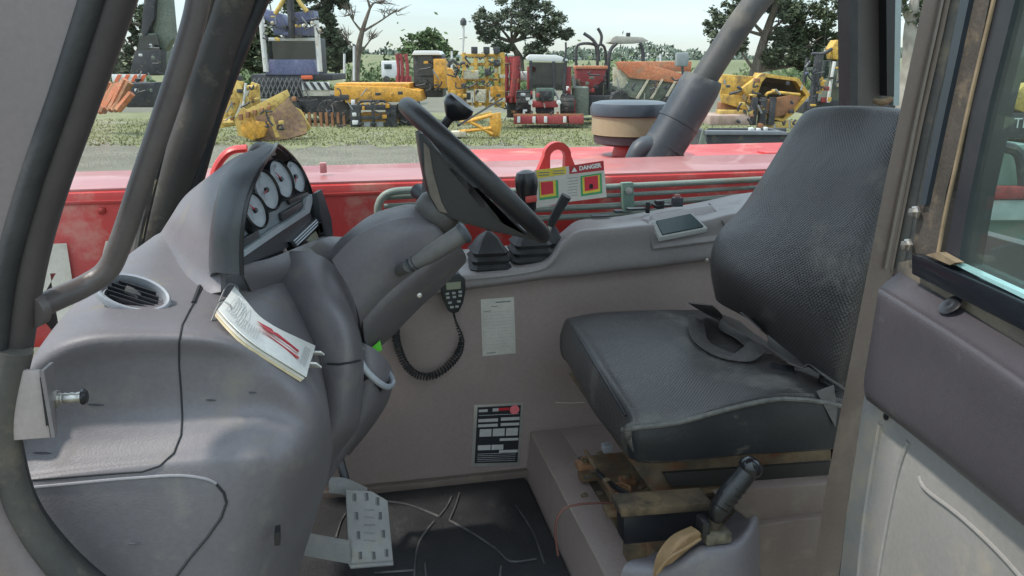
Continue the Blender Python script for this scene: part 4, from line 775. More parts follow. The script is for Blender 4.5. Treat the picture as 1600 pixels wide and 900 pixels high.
def dstrip(nm, L_, R_s, off, dep, mt):
    b = MB()
    for i in range(len(L_)-1): b.prism([Q(*L_[i], off), Q(*R_s[i], off), Q(*R_s[i+1], off), Q(*L_[i+1], off)], hx*dep)
    return b.make(nm, mt, t)
dstrip('upright', [(1522, -100), (1502, 0), (1462, 200), (1440, 300), (1424, 396)], [(1560, -100), (1546, 0), (1506, 200), (1478, 300), (1462, 420)], .006, .04, mat('grimy_frame', (.05, .042, .035), .6, (.085, .07, .058), ns=10, bump=.4, dirt=(.16, .12, .08), da=.3, ds=40))
dstrip('blue_edge', [(1520, -100), (1500, 0), (1460, 200), (1437, 320)], [(1534, -100), (1514, 0), (1471, 200), (1446, 320)], .012, .03, mat('steel_blue', (.03, .04, .05), .35))
dstrip('glazing_gasket', [(1570, -100), (1553, 0), (1520, 160), (1495, 300), (1476, 404)], [(1604, -100), (1586, 0), (1546, 160), (1516, 300), (1496, 416)], .010, .03, mat('gasket', (.02, .022, .028), .35, (.04, .04, .045), ns=10))
MB().tube([Q(1572, -100, .012), Q(1553, 0, .012), Q(1520, 140, .012), Q(1498, 240, .012), Q(1478, 330, .012), Q(1466, 396, .012)], .0024, seg=8).make('dust_line', mat('dust_line', (.19, .14, .085), .9, (.27, .2, .125), ns=30), t)
MB().prism([Q(1446, 398, .022), Q(1466, 394, .022), Q(1494, 410, .022), Q(1484, 414, .022)], hx*.01).make('dust_corner', mat('dust_line2', (.15, .11, .07), .9, (.24, .18, .11), ns=60), t)
for (x, y) in ((1432, 332), (1420, 383)):
    b = MB(); b.lathe(Q(x, y, .012), hn, [(.009, 0), (.009, .003), (.006, .004), (.006, .008), (0, .009)], seg=6); b.make('hinge_bolt', STL, t, smooth=0)
MB().lathe(Q(1486, 478, .018), V3((0, 0, 1))+hn, [(.012, 0), (.014, .002), (.009, .004), (0, .002)], seg=14).make('lock_button', BLK, t)
# ================================================================ STICKERS, BOOKLET, MICROPHONE
def wall(px, py, off): return P(px, py, y=1.88-off)
XW, ZW = V3((1, 0, 0)), V3((0, 0, 1))
t = thing('table_sticker', 'plain cream sticker printed with a ruled table on the brown side wall', 'sticker', P(778, 510, y=1.88))
a, b_, c, d_ = (751, 468), (803, 464), (806, 552), (754, 557)
MB().prism([wall(*p, .0015) for p in (a, b_, c, d_)], (0, .0012, 0), .0003).make('sheet', CRM, t)
def lerp2(u, v): return (a[0]*(1-u)*(1-v)+b_[0]*u*(1-v)+c[0]*u*v+d_[0]*(1-u)*v, a[1]*(1-u)*(1-v)+b_[1]*u*(1-v)+c[1]*u*v+d_[1]*(1-u)*v)
g = MB()
def rule(g, u0, v0, u1, v1, w, off=.0022): g.tube([wall(*lerp2(u0, v0), off), wall(*lerp2(u1, v1), off)], w, seg=4, sub=1)
for k in range(12): rule(g, .06, .24+k*.057, .95, .24+k*.057, .0004)
for u in (.06, .33, .62, .95): rule(g, u, .24, u, .87, .0004)
g.make('ruled_lines', INKL, t, smooth=0)
g = MB(); rule(g, .45, .07, .9, .07, .0016); rule(g, .12, .95, .4, .95, .0012); rule(g, .3, .14, .5, .14, .0009); rule(g, .08, .22, .3, .21, .0008); g.make('heading', INK, t, smooth=0)
t = thing('data_plate', 'black and silver data plate with a pink dot on the lower side wall', 'data plate', P(777, 680, y=1.88))
a, b_, c, d_ = (741, 633), (818, 629), (812, 727), (736, 729)
MB().prism([wall(*p, .0015) for p in (a, b_, c, d_)], (0, .0014, 0), .0003).make('silver_plate', mat('plate_silver', (.36, .34, .31), .35, metal=.4), t)
MB().prism([wall(*lerp2(u, v), .0022) for u, v in ((.07, .04), (.95, .04), (.95, .95), (.07, .95))], (0, .0007, 0)).make('black_field', mat('plate_black', (.018, .018, .02), .45), t, smooth=0)
g = MB()
def cell(u0, v0, u1, v1): g.prism([wall(*lerp2(*p), .0029) for p in ((u0, v0), (u1, v0), (u1, v1), (u0, v1))], (0, .0006, 0))
for r_ in ((.1, .08, .28, .12), (.38, .07, .5, .12), (.1, .235, .5, .285), (.56, .225, .94, .275), (.1, .32, .5, .365), (.56, .315, .94, .36), (.56, .56, .94, .6), (.12, .66, .38, .74), (.40, .66, .64, .74), (.56, .75, .94, .79)): cell(*r_)
for k in range(3): cell(.14+k*.27, .40, .38+k*.27, .52)
g.make('silver_cell', mat('cell_silver', (.45, .44, .42), .4), t, smooth=0)
g = MB()
for k in range(5): rule(g, .12, .80+k*.03, .9, .80+k*.03, .0005, .003)
rule(g, .1, .175, .92, .175, .0007, .003); g.make('small_print', INKL, t, smooth=0)
q = MB(); 
for (u0, u1) in ((.5, .72),): q.prism([wall(*lerp2(*p), .003) for p in ((u0, .07), (u1, .07), (u1, .11), (u0, .11))], (0, .0006, 0))
q.make('red_print', REDI, t, smooth=0)
MB().lathe(wall(804, 640, .003), (0, -1, 0), [(.0125, 0), (.0125, .0007), (0, .0008)], seg=24).make('pink_dot', mat('pink', (.75, .16, .18), .5), t, smooth=0)
# microphone
t = thing('radio_microphone', 'black two way radio hand microphone with keypad and small screen', 'microphone', P(708, 460, y=1.83))
def mic(px, py, off=0): return P(px, py, y=1.828-off)
out = [(692, 436), (699, 431), (718, 430), (727, 436), (728, 452), (724, 474), (717, 488), (708, 491), (700, 486), (693, 470), (689, 452)]
MB().prism([mic(*p) for p in out], (0, .03, 0), .004).make('body', mat('mic_black', (.02, .022, .022), .45, bump=.2), t)
MB().prism([mic(*p) for p in ((695, 434), (702, 428), (716, 427), (723, 433), (716, 437), (702, 437))], (0, .03, .0), .003).make('top_clip', PLD, t)
MB().prism([mic(*p, .001) for p in ((697, 442), (720, 440), (720, 451), (698, 453))], (0, .003, 0)).make('screen', mat('lcd', (.26, .28, .2), .3), t, smooth=0)
for x, y in ((699, 459), (709, 458), (719, 456), (700, 465), (710, 464), (719, 462), (703, 473), (717, 471), (706, 480), (714, 479)):
    MB().box(mic(x, y, .0015), .0085, .003, .0055, bev=.001).make('key', mat('key_grey', (.34, .34, .33), .5), t)
pth = [mic(709, 490), P(713, 505, y=1.84), P(721, 530, y=1.85), P(716, 552, y=1.855), P(700, 572, y=1.855), P(676, 587, y=1.855), P(652, 586, y=1.855), P(634, 570, y=1.855), P(624, 548, y=1.86), P(619, 528, y=1.865), P(618, 516, y=1.87)]
dense = []
for i in range(len(pth)-1):
    gg = lambda k: pth[max(0, min(len(pth)-1, k))]
    for j in range(26): dense.append(cat(gg(i-1), gg(i), gg(i+1), gg(i+2), j/26))
hel = []
for i, p in enumerate(dense[14:-4]):
    d2 = (dense[min(i+15, len(dense)-1)]-dense[i+13]).normalized(); u_ = d2.cross(V3((0, 1, 0))).normalized(); w_ = d2.cross(u_)
    rr = .0085*min(1, i/60); a = i*1.35; hel.append(p+u_*math.cos(a)*rr+w_*math.sin(a)*rr)
MB().tube(dense[:15], .003, seg=8, sub=1).make('lead', RUB, t)
MB().tube(hel, .0024, seg=5, sub=2).make('coiled_cord', RUB, t)
MB().lathe(P(618, 516, y=1.88), (0, -1, 0), [(.010, 0), (.010, .012), (.006, .016), (0, .016)], seg=14).make('plug', RUB, t)
# wall scratches
SC = mat('scratch_bare', (.4, .36, .3), .6)
for pts in ([(868, 629), (890, 630), (913, 629)],): MB().tube([wall(x, y, .001) for x, y in pts], .0018, seg=4, sub=3).make('paint_scratch', SC, None)['kind'] = 'structure'
# booklet
t = thing('logbook', 'white ring bound log booklet with red print lying on the grey dashboard', 'booklet', P(415, 530, y=1.1))
def bk_(px, py, off): 
    q, n_ = hit(px, py, 'dash', off)
    return q if q is not None else P(px, py, y=1.15)
top = [(361, 462), (380, 482), (402, 502), (428, 519), (456, 534), (484, 545)]
bot = [(336, 500), (356, 518), (380, 535), (406, 552), (440, 576), (470, 595)]
def sheet(off, dx, dy, nm, mt, th, sc=1):
    rows = []
    for v in (0, .33, .66, 1):
        rows.append([bk_(x0*(1-v)+x1*v+dx, y0*(1-v)+y1*v+dy, off+ (.010 if i == 0 else .006 if i == 1 else .002 if i < 4 else .004)) for i, ((x0, y0), (x1, y1)) in enumerate(zip(top, bot))])
    return patch(nm, rows, mt, t, n=5, thick=th)
sheet(.0005, -2, 2, 'back_cover', mat('manila', (.55, .45, .28), .7), .003); sheet(.0035, -1, 1, 'inner_pages', CRM, .003); sheet(.0065, 0, 0, 'top_page', WHT, .0015)
def bl(u, v, off=.0095):
    i = min(4, int(u*5)); f = u*5-i; x = (top[i][0]*(1-f)+top[i+1][0]*f)*(1-v)+(bot[i][0]*(1-f)+bot[i+1][0]*f)*v; y = (top[i][1]*(1-f)+top[i+1][1]*f)*(1-v)+(bot[i][1]*(1-f)+bot[i+1][1]*f)*v
    z = .010*(1-u*5) + .006*(u*5) if u < .2 else (.004 if u > .6 else .003); return bk_(x, y, off+max(0, z)-.001)
def quad(pts, nm, mt): 
    P4 = [bl(*p) for p in pts]; nn = (P4[1]-P4[0]).cross(P4[-1]-P4[0]).normalized()
    MB().prism(P4, nn*.0003).make(nm, mt, t, smooth=0)
quad([(.40, .30), (.56, .24), (.62, .40), (.55, .42)], 'red_mark', REDI)
quad([(.56, .34), (.62, .30), (.86, .44), (.86, .5)], 'red_mark', REDI)
quad([(.45, .52), (.50, .54), (.88, .66), (.88, .72)], 'red_mark', REDI)
quad([(.48, .46), (.5, .44), (.86, .56), (.86, .58)], 'grey_mark', mat('pinkish_ink', (.5, .2, .2), .6))
g = MB()
for k in range(15):
    u = .08+k*.028; v0 = .12+.1*random.random(); v1 = .85 if k < 9 else .3
    if .2 < u: v0 = .52+.05*random.random() if k > 7 else v0; v1 = .9
    g.tube([bl(u, v0, .0092), bl(u+.01, v1, .0092)], .0004, seg=4, sub=1)
for k in range(5): g.tube([bl(.9+k*.014, .2, .0092), bl(.9+k*.014, .8, .0092)], .0004, seg=4, sub=1)
g.make('printed_lines', INKL, t, smooth=0)
for (x, y) in ((488, 558), (482, 578)):
    c = bk_(x, y, .008); n0 = bk_(x-6, y-4, .008); X = (c-n0).normalized(); MB().box(c+V3((0, 0, .003)), .022, .020, .003, (X, X.cross(V3((0, 0, 1))).normalized(), X.cross(X.cross(V3((0, 0, 1)))).normalized()), .0008).make('index_tab', WHT, t)
for (x, y, r_) in ((352, 466, .013), (340, 496, .012)):
    q0 = bk_(x-10, y+6, .0); q1 = bk_(x, y-8, .014); q2 = bk_(x+14, y-2, .016); q3 = bk_(x+16, y+8, .006)
    MB().tube([q0, q1, q2, q3], .0013, seg=6, sub=6).make('binding_ring', INK, t)
# ================================================================ DANGER STICKERS ON THE SIDE WINDOW
def win(px, py, off=0): return P(px, py, y=2.036-off)
YL = mat('sticker_yellow', (.62, .48, .06), .5); GRN = mat('sticker_green', (.06, .3, .12), .5); REDS = mat('sticker_red', (.55, .03, .05), .5); REDD = mat('danger_red', (.4, .03, .035), .5)
t = thing('danger_sticker', 'cream danger sticker with red banner and red squares on the side window', 'sticker', win(920, 285))
def card(pts, off, nm, mt): MB().prism([win(*p, off) for p in pts], (0, .0006, 0)).make(nm, mt, t, smooth=0)
card([(880, 261), (943, 251), (948, 308), (884, 316)], .002, 'sheet', CRM)
card([(889, 259), (943, 251), (944, 266), (890, 272)], .003, 'red_banner', REDD)
X = (win(943, 258)-win(890, 266)).normalized()
text_mesh('banner_text', 'DANGER', (win(922, 261.0, .0048)), X, ZW, .0150, WHT, t, bold=.0006, sx=1.0)
card([(893, 269), (897.5, 261.5), (902, 268)], .0042, 'warning_triangle', WHT)
card([(907, 275), (940, 270), (941, 302), (908, 307)], .003, 'green_square', GRN); card([(910, 277), (937, 273), (938, 299), (911, 303)], .0038, 'yellow_square', YL); card([(913, 277), (934, 274), (935, 295), (914, 299)], .0046, 'red_square', REDS)
card([(921, 288), (926, 287), (927, 294), (921, 295)], .0054, 'dark_figure', BLK)
g = MB()
for k in range(7): g.tube([win(887, 279+k*4.6, .003), win(903, 277+k*4.6, .003)], .0006, seg=4, sub=1)
g.make('small_print', INK, t, smooth=0)
t = thing('caution_sticker', 'cream caution sticker with yellow banner and one red square left of the danger banner', 'sticker', win(860, 295))
card([(835, 266), (880, 261), (884, 316), (838, 325)], .002, 'sheet', CRM)
card([(838, 266), (884, 260), (885, 272), (839, 279)], .003, 'yellow_banner', YL)
g = MB()
for (x0, x1) in ((842, 858), (864, 882)):
    for k in (0, 1): g.tube([win(x0, 270+k*4-(x0-842)*.12, .004), win(x1, 269+k*4-(x0-842)*.12, .004)], .0012, seg=4, sub=1)
g.make('banner_print', INK, t, smooth=0)
card([(842, 284), (872, 281), (873, 309), (843, 313)], .003, 'green_square', GRN); card([(843, 284), (868, 282), (869, 306), (844, 309)], .0038, 'yellow_square', YL); card([(845, 285), (864, 283), (865, 302), (846, 305)], .0046, 'red_square', REDS)
# ================================================================ BOOM, PIPES, EXHAUST (the rest of the telehandler, beyond the cab)
t = thing('telescopic_boom', 'long red telehandler boom beyond the cab with white lettering and lifting eyes', 'boom', (0, 2.45, 1.5))
ztop = P(560, 287, y=2.25).z
MB().box((-.575, 2.45, ztop-.21), 4.65, .40, .42, bev=.018).make('boom_section', RED, t)
MB().box((-.575, 2.45, ztop+.002), 4.61, .372, .008, bev=.003).make('painted_top_sheen', mat('sky_sheen_red', (.33, .10, .10), .5, (.42, .19, .18), ns=3, dirt=(.5, .12, .1), da=.2, ds=2, coat=.25), t)  # paler sheet: sky reflection on the boom top put into the colour
zb = ztop-.5; MB().box((-.6, 2.28, ztop-.115), 2.6, .02, .012, bev=.002).make('weld_line', mat('dark_red', (.22, .02, .018), .5), t)
# lettering
c = P(62, 378, y=2.245); lh = .26
for x_ in (-1.1, -.62, -.14, .34, .82, 1.3): MB().lathe((x_, 2.25, ztop-.05), (0, -1, 0), [(.011, 0), (.011, .006), (.006, .009), (0, .009)], seg=6).make('boom_bolt', mat('dark_red2', (.3, .025, .02), .5), t)
MB().box((-.575, 2.246, ztop-.028), 4.63, .006, .010, bev=.002).make('weld_bead', mat('bead_red', (.36, .03, .025), .5, bump=.5, bs=60), t)
text_mesh('lettering', 'MA', V3((c.x+.06, 2.237, c.z-lh*.5-.025)), XW, ZW, lh/.72, mat('letter_cream', (.62, .58, .5), .5, dirt=(.3, .2, .15), da=.3), t, bold=.012, sx=.85)
def eye(px0, px1, ptop, pbase, y, nm='lifting_eye'):
    L_ = P(px0, pbase, y=y); R2 = P(px1, pbase, y=y); T = P((px0+px1)/2, ptop, y=y); w_ = (R2.x-L_.x); h = T.z-L_.z; cx = (L_.x+R2.x)/2; r_ = w_*.30; cz = L_.z+h-r_
    o_ = [(cx-w_/2, L_.z-.02)]+[(cx+r_*math.cos(a), cz+r_*math.sin(a)) for a in [math.pi*(1-i/12) for i in range(13)]]+[(cx+w_/2, L_.z-.02)]
    ri = r_*.56; inn = [(cx-ri*.95, L_.z-.02)]+[(cx+ri*math.cos(a), cz-.004+ri*math.sin(a)) for a in [math.pi*(1-i/12) for i in range(13)]]+[(cx+ri*.95, L_.z-.02)]
    V = [V3((x, y, z)) for x, z in o_]+[V3((x, y, z)) for x, z in inn]; n = len(o_); V += [v+V3((0, .03, 0)) for v in V]; m2 = 2*n; Fc = []
    for i in range(n-1): Fc += [[i, i+1, n+i+1, n+i], [m2+i, m2+n+i, m2+n+i+1, m2+i+1], [i, m2+i, m2+i+1, i+1], [n+i, n+i+1, m2+n+i+1, m2+n+i]]
    return link(nm, V, Fc, mat('eye_red', (.45, .03, .025), .4, bump=.1), t)
eye(836, 906, 222, 268, 2.34); 
MB().tube([P(330, 290, y=2.35), P(338, 262, y=2.35), P(352, 242, y=2.35), P(366, 234, y=2.35), P(386, 232, y=2.35)], .014, seg=8, flat=(1.5, .8)).make('lifting_eye', mat('eye_red', (.45, .03, .025), .4), t)
MB().box(P(505, 262, y=2.4), .02, .02, .03, bev=.004).make('bracket', mat('pinkish2', (.45, .2, .2), .5), t)
t = thing('hydraulic_pipes', 'bundle of dull green hydraulic pipes running along the red boom side', 'pipes', (.8, 2.15, 1.6))
for k, (yl, yr) in enumerate(((292, 277), (306, 289), (322, 300), (336, 312))):
    MB().tube([P(600, yl+16, y=2.14), P(760, yl+8, y=2.14), P(950, yl, y=2.14), P(1250, yr, y=2.14)], .0085 if k != 1 else .006, seg=10, sub=2).make('pipe', HOSE, t)
MB().tube([P(596, 350, y=2.10), P(590, 328, y=2.10), P(598, 308, y=2.10), P(618, 299, y=2.10), P(660, 297, y=2.10)], .010, seg=10, sub=5).make('bent_pipe', HOSE, t)
MB().prism([P(972, 286, y=2.12), P(990, 285, y=2.12), P(992, 330, y=2.12), P(974, 332, y=2.12)], (0, .02, 0), .003).make('pipe_clamp', mat('clamp_green', (.12, .19, .15), .5), t)
MB().lathe(P(982, 298, y=2.118), (0, -1, 0), [(.01, 0), (.01, .006), (0, .007)], seg=8).make('clamp_bolt', STL, t)
t = thing('engine_hood', 'red engine cover beyond the boom', 'engine cover', (1.2, 3.1, 1.0))
b = MB(); A_ = P(880, 251, y=2.8); B_ = P(1240, 240, y=2.8)
MB().box((1.25, 3.05, A_.z-.16), 1.5, .62, .30, bev=.03).make('cover', RED, t)
MB().box(P(1206, 242, y=2.95), .09, .08, .03, bev=.006).make('red_latch', RED, t)
# air cleaner
t = thing('air_cleaner', 'round tan air pre-cleaner with a black lid on a red neck', 'air cleaner', P(982, 245, y=3.0))
c = P(982, 222, y=3.0); s_ = (P(1039, 200, y=3.0)-P(925, 200, y=3.0)).length/2; zz = lambda py: P(982, py, y=3.0).z-c.z
MB().lathe(c, UP, [(s_*.80, zz(224)), (s_*.86, zz(210)), (s_*.97, zz(209)), (s_*.97, zz(180)), (s_*.9, zz(179))], seg=36).make('tan_bowl', mat('tan_bowl', (.30, .255, .15), .5, (.37, .32, .20), ns=6, dirt=(.3, .25, .17), da=.3), t)
MB().lathe(c, UP, [(s_*.7, zz(226)), (s_*.9, zz(222)), (s_*.92, zz(211)), (s_*.5, zz(210))], seg=36).make('lower_ring', mat('ring_grey', (.05, .055, .06), .5), t)
MB().lathe(c, UP, [(s_*.97, zz(181)), (s_*1.02, zz(179)), (s_*1.02, zz(168)), (s_*.97, zz(161)), (s_*.8, zz(158)), (0, zz(156))], seg=36).make('lid', mat('lid_blue_black', (.04, .048, .06), .35, (.06, .07, .085), ns=6, dirt=(.2, .19, .17), da=.25), t)
MB().lathe(c, UP, [(s_*.42, zz(262)), (s_*.42, zz(240)), (s_*.36, zz(226)), (s_*.2, zz(225))], seg=24).make('neck', mat('eye_red', (.45, .03, .025), .4), t)
# exhaust
t = thing('exhaust_stack', 'thick dusty black exhaust stack leaning right with a narrower upper pipe', 'exhaust', P(1030, 262, y=2.7))
EXB = mat('exhaust_black', (.022, .028, .036), .5, (.04, .047, .056), ns=8, bump=.2, dirt=(.17, .16, .13), da=.4, ds=7)
m1 = (P(1110, 130, y=2.72)-P(1048, 100, y=2.72)).length*.5
MB().tube([P(1008, 272, y=2.72), P(1052, 205, y=2.72), P(1092, 136, y=2.72), P(1098, 124, y=2.72)], [.077, .075, .074, .068], seg=28, sub=2).make('heat_shield', EXB, t)
MB().tube([P(1092, 136, y=2.72), P(1120, 92, y=2.72), P(1148, 50, y=2.72), P(1175, 12, y=2.72), P(1202, -22, y=2.72), P(1240, -70, y=2.72)], [.047, .046, .046, .046, .045, .045], seg=24).make('upper_pipe', mat('exhaust_dust', (.03, .03, .031), .6, (.055, .054, .05), ns=7, bump=.3, dirt=(.17, .15, .12), da=.4, ds=5), t)
MB().tube([P(985, 262, y=2.7), P(1000, 232, y=2.7), P(1020, 228, y=2.71)], [.03, .034, .04], seg=16).make('elbow', mat('elbow_grey', (.04, .046, .054), .5), t)
for o_ in (-.35, .2): MB().lathe(P(1052, 205, y=2.72)+(P(1092, 136, y=2.72)-P(1052, 205, y=2.72))*o_, P(1092, 136, y=2.72)-P(1052, 205, y=2.72), [(.074, -.006), (.0775, -.005), (.0775, .005), (.074, .006)], seg=28).make('clamp_band', EXB, t)
# ================================================================ YARD: ground, bank, hills
def G(px, py, D): return P(px, py, d=D)
def gz(px, D): return V3((RGT*((px-800)/F*D/1.0)+FWD*D))          # rough ground point
m = MB()
NX, NY = 60, 70; V = []
for j in range(NY):
    yy = -20 + 6*j if j < 20 else 100+ (j-19)*22
    for i in range(NX): V.append((-500+i*1100/(NX-1), yy, .0))
GM = mat('yard_ground', (.105, .10, .07), .95, (.155, .145, .105), ns=.9, bump=.5, bs=6, dirt=(.11, .125, .045), da=.2, ds=.25)
struct(link('ground', V, [[j*NX+i, j*NX+i+1, (j+1)*NX+i+1, (j+1)*NX+i] for j in range(NY-1) for i in range(NX-1)], GM, smooth=0))
GR = mat('worn_grass', (.125, .135, .055), .95, (.18, .18, .085), ns=1.6, bump=.6, bs=8, dirt=(.26, .24, .19), da=.35, ds=.6)
def gp(px, py, z=.004): return P(px, py, z=z)
V = []; Fc = []; n = 240
for i in range(n+1):
    px = -400+i*2400/n; w_ = 4*math.sin(i*.31)+3*math.sin(i*.83)+random.uniform(-3, 3)
    V.append(gp(px, 228+w_, .004)); V.append(gp(px, 176, .004))
for i in range(n): Fc.append([2*i, 2*i+2, 2*i+3, 2*i+1])
struct(link('grass_verge', V, Fc, GR, smooth=0))
# grass blades and gravel bits
def scatter(name, cnt, py0, py1, fn, m_):
    V = []; Fc = []
    for _ in range(cnt):
        px = random.uniform(100, 1700); p = gp(px, random.uniform(py0, py1), 0); fn(p, V, Fc)
    o = link(name, V, Fc, m_, smooth=0, recalc=False, kind='stuff'); return o
def blade(p, V, Fc):
    a = random.uniform(0, 6.28); h = random.uniform(.02, .07); w_ = random.uniform(.01, .025); n = len(V); d_ = V3((math.cos(a), math.sin(a), 0))
    V += [p-d_*w_, p+d_*w_, p+V3((random.uniform(-.05, .05), random.uniform(-.05, .05), h))]; Fc.append([n, n+1, n+2])
def stone(p, V, Fc):
    r_ = random.uniform(.012, .035); n = len(V)
    V += [p+V3((r_, 0, 0)), p+V3((0, r_, 0)), p+V3((-r_, 0, 0)), p+V3((0, -r_, 0)), p+V3((0, 0, r_*.8))]; Fc += [[n, n+1, n+4], [n+1, n+2, n+4], [n+2, n+3, n+4], [n+3, n, n+4]]
scatter('grass', 26000, 186, 228, blade, mat('grass_blade', (.125, .145, .045), .8, (.2, .2, .08), ns=2))
scatter('gravel', 9000, 212, 262, stone, mat('gravel_stone', (.16, .145, .115), .9, (.24, .215, .175), ns=5))
def ridge(name, D, tops, mt, dep=30, z0=0):
    V = []; Fc = []; n = len(tops)
    for px, py in tops:
        t_ = P(px, py, d=D); b0 = P(px, 100, d=D-dep*.55); b1 = P(px, 100, d=D+dep)
        V += [V3((b0.x, b0.y, z0)), t_.lerp(V3((b0.x, b0.y, z0)), .35)+V3((0, 0, .25*max(.1, t_.z))), t_, V3((b1.x, b1.y, z0))]
    for i in range(n-1):
        for k in range(3): Fc.append([i*4+k, i*4+4+k, i*4+5+k, i*4+1+k])
    return link(name, V, Fc, mt, smooth=80)
HG = mat('bank_grass', (.11, .125, .055), .95, (.16, .165, .085), ns=.15, bump=.5, bs=1.5, dirt=(.16, .15, .08), da=.3, ds=.3)
struct(ridge('grass_bank', 75, [(-400, 92), (100, 90), (300, 84), (420, 80), (520, 82), (600, 86), (680, 90), (800, 93), (1000, 95), (1300, 92), (1700, 88), (2200, 90)], HG, 30))
HL = mat('far_hill', (.07, .10, .085), .95, (.10, .13, .10), ns=.02)
struct(ridge('hills', 420, [(-600, 90), (300, 88), (600, 86), (760, 85), (900, 88), (960, 89), (1010, 90), (1060, 89), (1150, 88), (1500, 86), (2200, 88)], HL, 120))
# ================================================================ TREES
BARK = mat('bark', (.09, .07, .05), .9, (.17, .14, .11), ns=3, bump=.6, bs=12, stretch=(4, 4, 1)); BARKP = mat('pale_bark', (.22, .19, .16), .9, (.36, .33, .29), ns=2, bump=.4, bs=9)
LF1 = mat('leaf_dark', (.045, .062, .03), .75, (.09, .11, .052), ns=1.5); LF2 = mat('leaf_olive', (.065, .08, .045), .75, (.12, .14, .085), ns=1.2); LF3 = mat('leaf_green', (.04, .075, .02), .75, (.09, .13, .035), ns=1.5)
def tree(label, D, trunk, blobs, leaf, lsize, per, bark=BARK, r0=.3, name='tree', limbs=7, grp='trees beyond the machinery yard', seed=0, twig=0, cat_='tree'):
    """trunk: [(px,py)...] from the ground up; blobs: [(px,py,rx,ry)] in sight pixels turned into metres at D"""
    rnd = random.Random(seed+int(D)); k = D/F; base = P(trunk[0][0], trunk[0][1], d=D); base.z = 0
    t = thing(name, label, cat_, base, grp)
    tp = [base]+[P(x, y, d=D)+FWD*rnd.uniform(-.3, .3) for x, y in trunk[1:]]
    b = MB(); b.tube(tp, [r0*(1-.75*i/(len(tp)-1)) for i in range(len(tp))], seg=8, sub=3)
    top = tp[-1]; cs = []
    for x, y, rx, ry in blobs: cs.append((P(x, y, d=D)+FWD*rnd.uniform(-.4, .4)*rx*k, rx*k, ry*k))
    for i, (c, rx, ry) in enumerate(cs[:limbs]):
        s_ = min(tp[1:], key=lambda q: (q-c).length+(3*r0*8 if q.z > c.z-.3*ry else 0)); mid = s_.lerp(c, .5)+V3((rnd.uniform(-.4, .4), rnd.uniform(-.3, .3), rnd.uniform(0, .3)))*rx*.3
        b.tube([s_, mid, c], [r0*.32, r0*.18, r0*.06], seg=6, sub=3)
        for q in range(3+twig):
            e = c+V3((rnd.uniform(-1, 1)*rx, rnd.uniform(-1, 1)*rx, rnd.uniform(-.5, 1)*ry))*.9; m_ = mid.lerp(e, .55)+V3((0, 0, rnd.uniform(-.1, .2)*ry)); b.tube([mid.lerp(c, rnd.random()), m_, e], [r0*.12, r0*.07, r0*.025], seg=4, sub=2)
            if twig:
                for w_ in range(twig//2): e2 = m_+V3((rnd.uniform(-.6, .6)*rx, rnd.uniform(-.6, .6)*rx, rnd.uniform(-.1, .8)*ry)); b.tube([m_, m_.lerp(e2, .5)+V3((0, 0, .05)), e2], [r0*.05, r0*.035, r0*.015], seg=3, sub=1)
    b.make('trunk', bark, t)
    if per:
        V = []; Fc = []
        for c, rx, ry in cs:
            ncl = 24
            for _ in range(ncl):
                while True:
                    v = V3((rnd.uniform(-1, 1), rnd.uniform(-1, 1), rnd.uniform(-1, 1)))
                    if .2 < v.length < .92: break
                cc = c+V3((v.x*rx, v.y*rx, v.z*ry)); cr_ = rx*rnd.uniform(.2, .36)
                for _ in range(int(per*1.5)):
                    o = V3((rnd.gauss(0, .45), rnd.gauss(0, .45), rnd.gauss(0, .32)))*cr_; a = V3((rnd.uniform(-1, 1), rnd.uniform(-1, 1), rnd.uniform(-.6, .6))).normalized(); b2 = a.cross(V3((rnd.uniform(-1, 1), rnd.uniform(-1, 1), rnd.uniform(-1, 1)))).normalized(); s_ = lsize*.62*rnd.uniform(.6, 1.3); n = len(V); p = cc+o
                    V += [p-a*s_, p-b2*s_*.5, p+a*s_, p+b2*s_*.5]; Fc.append([n, n+1, n+2, n+3])
        link('crown', V, Fc, leaf, t, smooth=0, recalc=False)
    return t
tree('dense dark evergreen tree behind the dark blue crane truck', 48, [(470, 150), (470, 90), (466, 40), (460, 0)], [(440, 60, 34, 30), (500, 40, 30, 34), (470, -10, 46, 40), (520, 72, 22, 26), (410, 90, 30, 28), (520, -10, 30, 34), (395, 20, 30, 44), (545, 85, 14, 12), (380, 70, 26, 30), (505, 95, 30, 18)], LF1, .26, 75, r0=.5, name='evergreen_tree')
tree('bare leafless tree with spreading branches right of the dark evergreen', 46, [(552, 128), (557, 90), (566, 50), (578, 12)], [(598, 2, 34, 12), (545, 20, 18, 16), (560, -20, 26, 20), (620, 14, 26, 8), (536, 48, 12, 12), (588, 52, 12, 12)], LF1, .1, 0, r0=.26, name='bare_tree', twig=8)
tree('low rounded dark bush on the skyline behind the yellow machines', 110, [(668, 98), (668, 80)], [(650, 72, 22, 18), (680, 66, 22, 20), (668, 58, 14, 12), (700, 84, 12, 10), (638, 86, 14, 10)], LF3, .38, 60, r0=.3, name='bush', cat_='bush')
tree('broad spreading gum tree with sky gaps behind the red tractor', 62, [(812, 130), (812, 95), (806, 80), (800, 66)], [(765, 30, 24, 20), (800, 12, 28, 18), (840, 14, 26, 18), (868, 34, 24, 16), (815, 40, 26, 18), (770, 58, 20, 15), (850, 56, 26, 14), (884, 52, 12, 10), (836, 78, 20, 9), (752, 46, 10, 12), (785, 74, 18, 8), (820, -4, 20, 10)], LF2, .19, 52, r0=.42, name='gum_tree', limbs=12)
